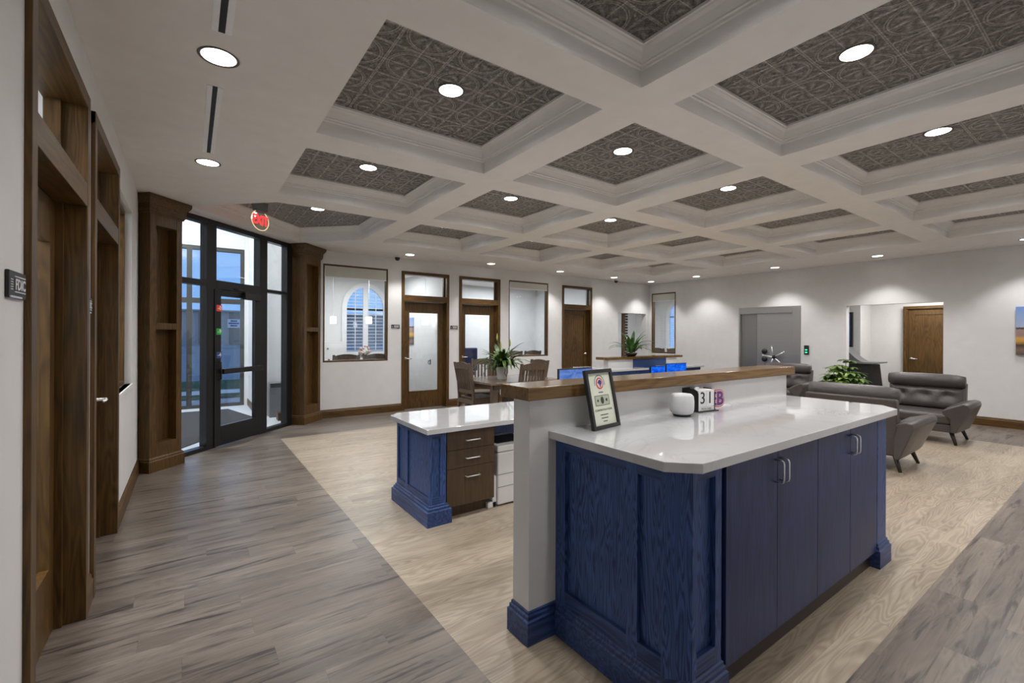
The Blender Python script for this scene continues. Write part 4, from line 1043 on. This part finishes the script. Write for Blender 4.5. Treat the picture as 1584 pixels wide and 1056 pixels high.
# ------------------------------------------------------------------ vault
va = thing('vault_door', 'brushed steel vault door with a five spoke handwheel set in the right wall', 'vault door', (XV, 5.18, 0))
y0_, y1_ = 4.487, 5.87
m = MB(); m.box(XV - .012, XV + .12, y0_, y0_ + .17, 0, 2.183); m.box(XV - .012, XV + .12, y1_ - .04, y1_, 0, 2.183); m.box(XV - .0121, XV + .12, y0_ + .17, y1_ - .04, 2.03, 2.183)
obj('vault_frame', m, 'steel', va, bevel=.004)
m = MB(); m.box(XV + .03, XV + .12, y0_ + .17, y1_ - .42, 0, 2.03); obj('vault_leaf', m, 'steel', va, bevel=.003)
m = MB(); m.box(XV + .035, XV + .12, y1_ - .415, y1_ - .04, 0, 2.03); obj('hinge_panel', m, 'steeldark', va)
Tv = frame_T((XV - .03, 5.0, 1.02), (0, -1, 0), (0, 0, 1))
m = MB(Tv); m.lathe([(.001, .05), (.05, .05), (.05, .075), (.03, .10), (.001, .105)], n=20)
hub = obj('wheel_hub', m, 'black', va)
for k in range(5):
    a_ = PI / 2 + k * 2 * PI / 5 + .2; m = MB(Tv); m.tube([(.04 * math.cos(a_), .04 * math.sin(a_), .085), (.24 * math.cos(a_), .24 * math.sin(a_), .085)], [.014, .011], 8); m.ball((.245 * math.cos(a_), .245 * math.sin(a_), .085), .018); obj('wheel_spoke', m, 'chrome', hub)
for z_ in (1.14, .96):
    m = MB(frame_T((XV + .03, 5.27, z_), (0, -1, 0), (0, 0, 1))); m.lathe([(.001, .0), (.06, .0), (.06, .03), (.04, .045), (.001, .05)], n=24); obj('combination_dial', m, 'black', va)
kp = thing('card_reader', 'small black card reader with green lights right of the steel vault', 'card reader', (XV, 4.365, 1.2))
obj('reader_body', MB().box(XV - .03, XV - .001, 4.32, 4.41, 1.10, 1.30), 'blackp', kp, bevel=.005)
m = MB(); m.box(XV - .0315, XV - .03, 4.345, 4.385, 1.19, 1.215); m.box(XV - .0315, XV - .03, 4.345, 4.385, 1.135, 1.16); obj('indicator_light', m, 'led', kp)
pa = thing('canvas_painting', 'unframed canvas painting of a golden prairie under blue sky on the right wall', 'painting', (XV - .02, .75, 1.215))
obj('canvas', MB().box(XV - .045, XV - .001, .12, 1.28, 1.215, 1.992), 'paint_art', pa)

# ------------------------------------------------------------------ rooms behind
def room(name, x0, x1, y0, y1, z, walls='blr', cz=True, mat='paint'):
    m = MB()
    if 'b' in walls: m.box(x0, x1, y1, y1 + .08, 0, z)
    if 'l' in walls: m.box(x0 - .04, x0 + .04, y0, y1, 0, z)
    if 'r' in walls: m.box(x1 - .04, x1 + .04, y0, y1, 0, z)
    if 'f' in walls: m.box(x0, x1, y0 - .08, y0, 0, z)
    struct(obj('wall_' + name, m, mat))
    if cz: struct(obj('ceiling', MB().box(x0 - .04, x1 + .04, y0 - .05, y1 + .08, z, z + .05), 'ceil'))
YBo = YB + TH
# office behind window 2 / door 3: arched shuttered window in the far wall
def arch_wall(name, T, u0, u1, z1, cu, hw_, zb, zs, R):
    """wall along local x with an arched opening centred on cu"""
    n = 16; arc = [(cu + hw_ * math.cos(PI * k / n), zs + R * math.sin(PI * k / n)) for k in range(n + 1)]
    loops = [[Vector((u0, 0, 0)), Vector((u1, 0, 0)), Vector((u1, z1, 0)), Vector((u0, z1, 0))], [Vector((x, z, 0)) for x, z in ([(cu - hw_, zb), (cu + hw_, zb)] + arc)][::-1]]
    flat_ = [p for l in loops for p in l]; tr = tessellate_polygon(loops)
    m = MB(T)
    for d_ in (0, .12): m.add([(p.x, d_, p.y) for p in flat_], [tuple(t) for t in tr])
    ed = [(cu - hw_, zb), (cu + hw_, zb)] + arc
    m.loft([[(x, 0, z) for x, z in ed], [(x, .12, z) for x, z in ed]], False, True)
    m.box(u0, u1, .0, .12, z1, z1 + .01)
    return struct(obj(name, m, 'paint'))
def arch_window(idx, T, cu, hw_, zb, zs, R):
    n = 16
    def ring(o): return [(cu - hw_ + o, zb + o), (cu + hw_ - o, zb + o)] + [(cu + (hw_ - o) * math.cos(PI * k / n), zs + (R - o) * math.sin(PI * k / n)) for k in range(n + 1)]
    m = MB(T)
    o_, i_ = ring(-.09), ring(.035)
    m.loft([[(x, -.02, z) for x, z in o_], [(x, -.02, z) for x, z in i_], [(x, .04, z) for x, z in i_], [(x, .04, z) for x, z in o_]], False, True)
    m.box(cu - .065, cu + .065, -.018, .03, zb, zs + R - .02)
    root = struct(obj('window_%d' % idx, m, 'shut'))
    lm = MB(T)
    for sgn in (-1, 1):
        z_ = zb + .06
        while z_ < zs + R - .08:
            wd = hw_ - .03
            if z_ > zs: wd = (hw_ - .03) * math.sqrt(max(0, 1 - ((z_ - zs) / R) ** 2))
            if wd > .12:
                x0_, x1_ = sorted((cu + sgn * .065, cu + sgn * wd))
                lm.box(x0_, x1_, -.01, .03, z_ - .006, z_ + .006)
            z_ += .085
        lm.box(cu + sgn * (hw_ * .52) - .008, cu + sgn * (hw_ * .52) + .008, -.025, -.01, zb + .06, zs + R * .78)
    obj('shutter_louver', lm, 'shut', root)
    obj('meeting_bar', MB(T).box(cu - hw_ + .03, cu + hw_ - .03, .05, .07, zs - .03, zs + .02), 'frame', root)
    obj('window_glass', MB(T).box(cu - hw_, cu + hw_, .08, .085, zb, zs + R), 'glassd', root)
T12 = Matrix.Translation((0, 12.0, 0))
arch_wall('wall_office', T12, 1.5, 4.56, 2.95, 3.77, .52, 1.02, 2.16, .60)
arch_window(7, T12, 3.77, .52, 1.02, 2.16, .60)
room('office', 1.55, 4.56, YBo, 12.0, 2.95, 'lr')
room('office', 4.56, 9.2, YBo, 11.6, 2.95, 'b')
# corner room reached through the small opening and the narrow window
room('corner_room', 9.2, 14.6, YBo, 12.0, 2.95, 'lb')
T146 = Matrix.Translation((14.6, 0, 0)) @ Matrix.Rotation(-PI / 2, 4, 'Z')
arch_wall('wall_corner_room', T146, -12.0, -6.2, 2.95, -9.92, .55, 1.03, 2.2, .6)
arch_window(8, T146, -9.92, .55, 1.03, 2.2, .6)
struct(obj('wall_corner_room', MB().box(XV + TH, 14.6, 6.2, 6.28, 0, 2.95), 'paint'))
struct(obj('ceiling', MB().box(XV + TH, 14.64, 6.2, YBo, 2.95, 3.0), 'ceil'))
ts = MB(); ts.box(10.085, 10.16, YBo + .03, YBo + .10, 0, 2.13); ts.box(10.085, 11.2, YBo + .03, YBo + .10, 2.2, 2.28)
w9 = struct(obj('window_9', ts, 'oak'))
lm = MB()
for k in range(22): lm.box(10.19, 10.30, YBo + .05, YBo + .08, .42 + k * .08, .47 + k * .08)
obj('shutter_louver', lm, 'frame', w9); obj('shutter_frame', MB().box(10.165, 10.32, YBo + .08, YBo + .10, .4, 2.2), 'shut', w9)
# lobby behind the opening right of the vault
lw = MB(); lw.box(13.0, 13.08, 1.2, 3.80, 0, 2.6); lw.box(12.4, 13.0, 3.80, 3.88, 0, 2.6); lw.box(XV + TH, 13.0, 1.12, 1.2, 0, 2.6); lw.box(12.32, 12.4, 3.80, 5.0, 0, 2.6); lw.box(XV + TH, 12.4, 5.0, 5.08, 0, 2.6)
struct(obj('wall_lobby', lw, 'paint')); struct(obj('ceiling', MB().box(XV + TH, 13.1, 1.1, 5.1, 2.6, 2.65), 'ceil'))
T13 = Matrix.Translation((12.91, 0, 0)) @ Matrix.Rotation(-PI / 2, 4, 'Z')
TH_save = TH; TH = .085
dd = door(7, T13, -3.19, -2.20, kind='panel', ztop=2.165, rec=.03, hside=-1, mats=('oak', 'oaky'), transom=False)
TH = TH_save
tv = thing('wall_screen', 'dark blue wall screen just inside the opening right of the vault', 'screen', (12.25, 4.1, 1.2))
obj('bezel', MB().box(12.25, 12.31, 3.93, 4.35, 1.26, 2.05), 'blackp', tv); obj('screen', MB().box(12.245, 12.249, 3.97, 4.31, 1.30, 2.01), 'tvscr', tv)
ko = thing('coin_kiosk', 'black coin counter with a flat top standing inside the opening right of the vault', 'kiosk', (12.0, 3.6, 0))
m = MB(); m.loft([[(11.75, y0, z), (12.25, y0, z), (12.25, y1, z), (11.75, y1, z)] for z, y0, y1 in ((0, 3.33, 3.9), (.9, 3.42, 3.9))]); obj('kiosk_body', m, 'blackp', ko, bevel=.01)
obj('kiosk_top', MB().box(11.68, 12.28, 3.30, 3.95, .93, .955), 'heater', ko, bevel=.004)
m = MB(); n = 10
pts_ = [(3.92 - .32 * math.sin(PI / 2 * k / n), .955 + .30 * (1 - math.sin(PI / 2 * k / n)) ** 1.4) for k in range(n + 1)]
m.loft([[(x_, y_, z_) for y_, z_ in pts_] + [(x_, 3.95, .955), (x_, 3.95, 1.26)] for x_ in (11.78, 12.2)]); obj('curved_hood', m, 'heater', ko)
m = MB()
for y_, z_ in ((3.55, .62), (3.66, .62), (3.60, .55)): m.ball((11.745, y_, z_), .018)
obj('control_button', m, 'chrome', ko)

# office furnishings seen through the glass
def office_chair_row(spots, labels):
    for (x, y, rz), l in zip(spots, labels): (lambda r: setattr(r, 'scale', (1, 1, 1.06)))(dup(ch, (x, y, 0), rz, l, 'slat back chairs inside the offices'))
office_chair_row([(2.50, 9.42, 0), (3.10, 9.42, 0), (6.55, 9.45, 0), (7.15, 9.45, 0), (12.45, 9.12, -PI / 2), (12.45, 8.50, -PI / 2)],
    ['slat back chair inside the office window beside the entrance, left of the pair', 'slat back chair inside the office window beside the entrance, right of the pair',
     'slat back chair inside the middle office window, left of the pair', 'slat back chair inside the middle office window, right of the pair',
     'slat back chair inside the narrow corner window, left of the pair', 'slat back chair inside the narrow corner window, right of the pair'])
dk = thing('office_desk', 'white office desk inside the office window beside the entrance', 'desk', (2.7, 10.3, 0))
obj('desk_top', MB().box(1.75, 3.9, 9.95, 10.65, .735, .765), 'trimwhite', dk)
for x_ in (1.78, 3.83): obj('leg', MB().box(x_, x_ + .04, 9.98, 10.6, 0, .735), 'trimwhite', dk)
pc = thing('desk_phone', 'dark desk phone on the office desk behind the window beside the entrance', 'phone', (2.62, 10.2, .766))
m = MB(); m.loft([[(2.42, 10.1, .766), (2.74, 10.1, .766), (2.74, 10.32, .766), (2.42, 10.32, .766)], [(2.43, 10.12, .80), (2.73, 10.12, .80), (2.73, 10.32, .93), (2.43, 10.32, .93)]]); obj('phone_body', m, 'blackp', pc)
m = MB(); m.tube([(2.45, 10.14, .83), (2.45, 10.30, .95)], .022, 8); obj('handset', m, 'blackp', pc)
mo = thing('computer_monitor', 'black monitor edge at the lower left of the office window beside the entrance', 'monitor', (2.2, 10.25, .766))
obj('bezel', MB().box(2.14, 2.30, 10.2, 10.24, .82, 1.25), 'blackp', mo); obj('stand', MB().box(2.18, 2.25, 10.21, 10.27, .766, .84), 'blackp', mo)
cf = obj('file_cabinet', MB().box(2.3, 3.12, 11.55, 11.97, 0, 1.32), 'trimwhite', loc=(2.7, 11.76, 0)); tag(cf, 'white cabinet against the far office wall left of the arched window', 'cabinet')
obj('cabinet_lock', MB().box(2.70, 2.74, 11.54, 11.55, 1.13, 1.17), 'heater', cf)
fv = thing('flower_vase', 'flower bouquet with a crimson ribbon on the office desk before the arched window', 'flowers', (3.18, 10.15, .766))
m = MB(); m.lathe([(.001, 0), (.04, 0), (.05, .08), (.035, .16), (.05, .2)], (3.18, 10.15, .766), 16); obj('vase', m, 'ribbon', fv)
m = MB(); m.box(3.12, 3.24, 10.09, 10.11, .90, .99); obj('ribbon_bow', m, 'ribbon', fv)
m = MB(); rr = random.Random(2)
for k in range(26):
    y_ = rr.uniform(0, 6.28); blade(m, (3.18, 10.15, .95), y_, rr.uniform(.15, .30), .02, rr.uniform(.6, 1.4), .8)
obj('foliage', m, 'leafA', fv)
m = MB()
for k in range(12): m.ball((3.18 + rr.uniform(-.11, .11), 10.15 + rr.uniform(-.1, .1), 1.14 + rr.uniform(-.06, .1)), rr.uniform(.022, .04))
obj('blossom', m, 'flower', fv)
def reflected_square(x, y, z, label):  # glowing boxes on added cords, standing in for bright reflections in the glass
    e = thing('reflection_box', label, 'lamp', (x, y, z), 0, 'small square white reflection stand-ins inside the first office')
    obj('glow_box', MB().box(x - .055, x + .055, y - .055, y + .055, z - .08, z + .08), 'reflglow', e, bevel=.004)
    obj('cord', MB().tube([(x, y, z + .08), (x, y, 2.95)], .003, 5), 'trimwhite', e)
reflected_square(2.71, 11.0, 1.83, 'small square white reflection stand-in left of the arched office window')
reflected_square(3.54, 11.0, 1.845, 'small square white reflection stand-in in front of the arched office window')
reflected_square(4.30, 9.42, 1.81, 'small square white reflection stand-in seen through the first glass office door')
pc_ = thing('wall_picture', 'narrow landscape picture at the left edge of the first office door glass', 'picture', (4.50, 10.9, 1.26))
obj('canvas', MB().box(4.49, 4.52, 10.57, 11.25, 1.26, 1.92), 'paint_art', pc_, loc=(4.49, 10.57, 1.26))
hk = thing('coat_hook', 'small dark hook on the white wall seen through the first office door', 'hook', (4.51, 9.6, .87))
m = MB(); m.tube([(4.52, 9.62, .90), (4.47, 9.62, .90), (4.47, 9.62, .84), (4.50, 9.62, .82)], .008, 8); obj('hook_arm', m, 'black', hk)
obj('back_plate', MB().box(4.512, 4.52, 9.60, 9.64, .82, .93), 'black', hk)
oc = thing('office_chair', 'navy office chair back seen through the second office door glass', 'chair', (6.0, 10.4, 0))
m = MB(); m.box(5.72, 6.20, 10.3, 10.4, .55, 1.16); obj('backrest', m, 'bluefab', oc, bevel=.03)
m = MB(); m.box(5.72, 6.20, 10.35, 10.85, .44, .53); obj('seat', m, 'bluefab', oc, bevel=.03)
obj('column', MB().tube([(5.96, 10.6, .06), (5.96, 10.6, .45)], .025, 10), 'chrome', oc)
m = MB()
for k in range(5): m.tube([(5.96, 10.6, .08), (5.96 + .28 * math.cos(k * 1.2566), 10.6 + .28 * math.sin(k * 1.2566), .03)], [.025, .018], 8)
obj('star_base', m, 'blackp', oc)

# rooms behind the left wall (seen only as slivers through the glass)
m = MB(); m.box(-3.2, XL - TH, .9, 1.0, 0, 2.95); m.box(-3.28, -3.2, .9, 6.4, 0, 2.95); m.box(-3.2, XL - TH, 6.3, 6.4, 0, 2.95); m.box(-3.2, XL - TH, 3.34, 3.42, 0, 2.95)
struct(obj('wall_left_office', m, 'paint')); struct(obj('ceiling', MB().box(-3.28, XL - TH, .9, 6.4, 2.95, 3.0), 'ceil'))

# ------------------------------------------------------------------ lights of the other rooms
def area(name, loc, sx, sy, e, col=(.93, .97, 1)):
    L = bpy.data.lights.new(name, 'AREA'); L.shape = 'RECTANGLE'; L.size = sx; L.size_y = sy; L.energy = e; L.color = col
    o = bpy.data.objects.new(name, L); COL.objects.link(o); o.location = loc; return o
area('office_light', (3.4, 10.3, 2.9), 1.2, 1.2, 56); area('office_light', (7.2, 10.2, 2.9), 1.2, 1.2, 92, (.88, .94, 1)); area('office_light', (11.6, 10.3, 2.9), 1.2, 1.2, 56)
area('office_light', (13, 7.8, 2.9), 1, 1, 70)
area('office_light', (-1.9, 2.2, 2.9), 1, 1, 80); area('office_light', (-1.9, 4.9, 2.9), 1, 1, 80)
area('lobby_light', (12.0, 2.6, 2.55),   .8, .8, 40, (1, .97, .93))
area('vestibule_light', (-1.0, 9.3, 4.25), 1.5, 1.5, 240, (.95, .98, 1))

# ------------------------------------------------------------------ world: dusk sky with clouds
w = bpy.data.worlds.new('dusk_sky'); S.world = w; w.use_nodes = True
nt = w.node_tree; nt.nodes.clear()
out = nt.nodes.new('ShaderNodeOutputWorld'); bg = nt.nodes.new('ShaderNodeBackground')
tc = nt.nodes.new('ShaderNodeTexCoord'); mp = nt.nodes.new('ShaderNodeMapping'); mp.inputs['Scale'].default_value = (3, 3, 9)
nt.links.new(tc.outputs['Generated'], mp.inputs[0])
n = noise(nt, mp.outputs[0], 2.2, 6, .6)
c = ramp(nt, n, ((.45, (.17, .33, .62)), (.62, (.22, .38, .66)), (.75, (.6, .68, .8))))
nt.links.new(c, bg.inputs[0]); bg.inputs[1].default_value = 1.9
nt.links.new(bg.outputs[0], out.inputs[0])

# ------------------------------------------------------------------ camera
f_px, yaw, roll = 701.97, .9539, -.0041
fw = Vector((math.cos(yaw), math.sin(yaw), 0)); rt = Vector((math.sin(yaw), -math.cos(yaw), 0)); dn = Vector((0, 0, -1))
r3 = rt * math.cos(roll) + dn * math.sin(roll); d3 = -rt * math.sin(roll) + dn * math.cos(roll)
cd = bpy.data.cameras.new('camera'); cam = bpy.data.objects.new('camera', cd); COL.objects.link(cam)
mm = Matrix((r3, -d3, -fw)).transposed().to_4x4(); mm.translation = (0, 0, 1.5); cam.matrix_world = mm
cd.sensor_width = 36; cd.lens = 36 * f_px / 1584; cd.shift_y = -10 / 1584; cd.clip_start = .05; cd.clip_end = 300
S.camera = cam
S.view_settings.view_transform = 'Standard'; S.view_settings.look = 'None'; S.view_settings.gamma = 1; S.view_settings.exposure = .12
S.cycles.use_denoising = True
S.cycles.max_bounces = 8; S.cycles.transparent_max_bounces = 12; S.cycles.sample_clamp_indirect = 6
S.cycles.caustics_reflective = False; S.cycles.caustics_refractive = False
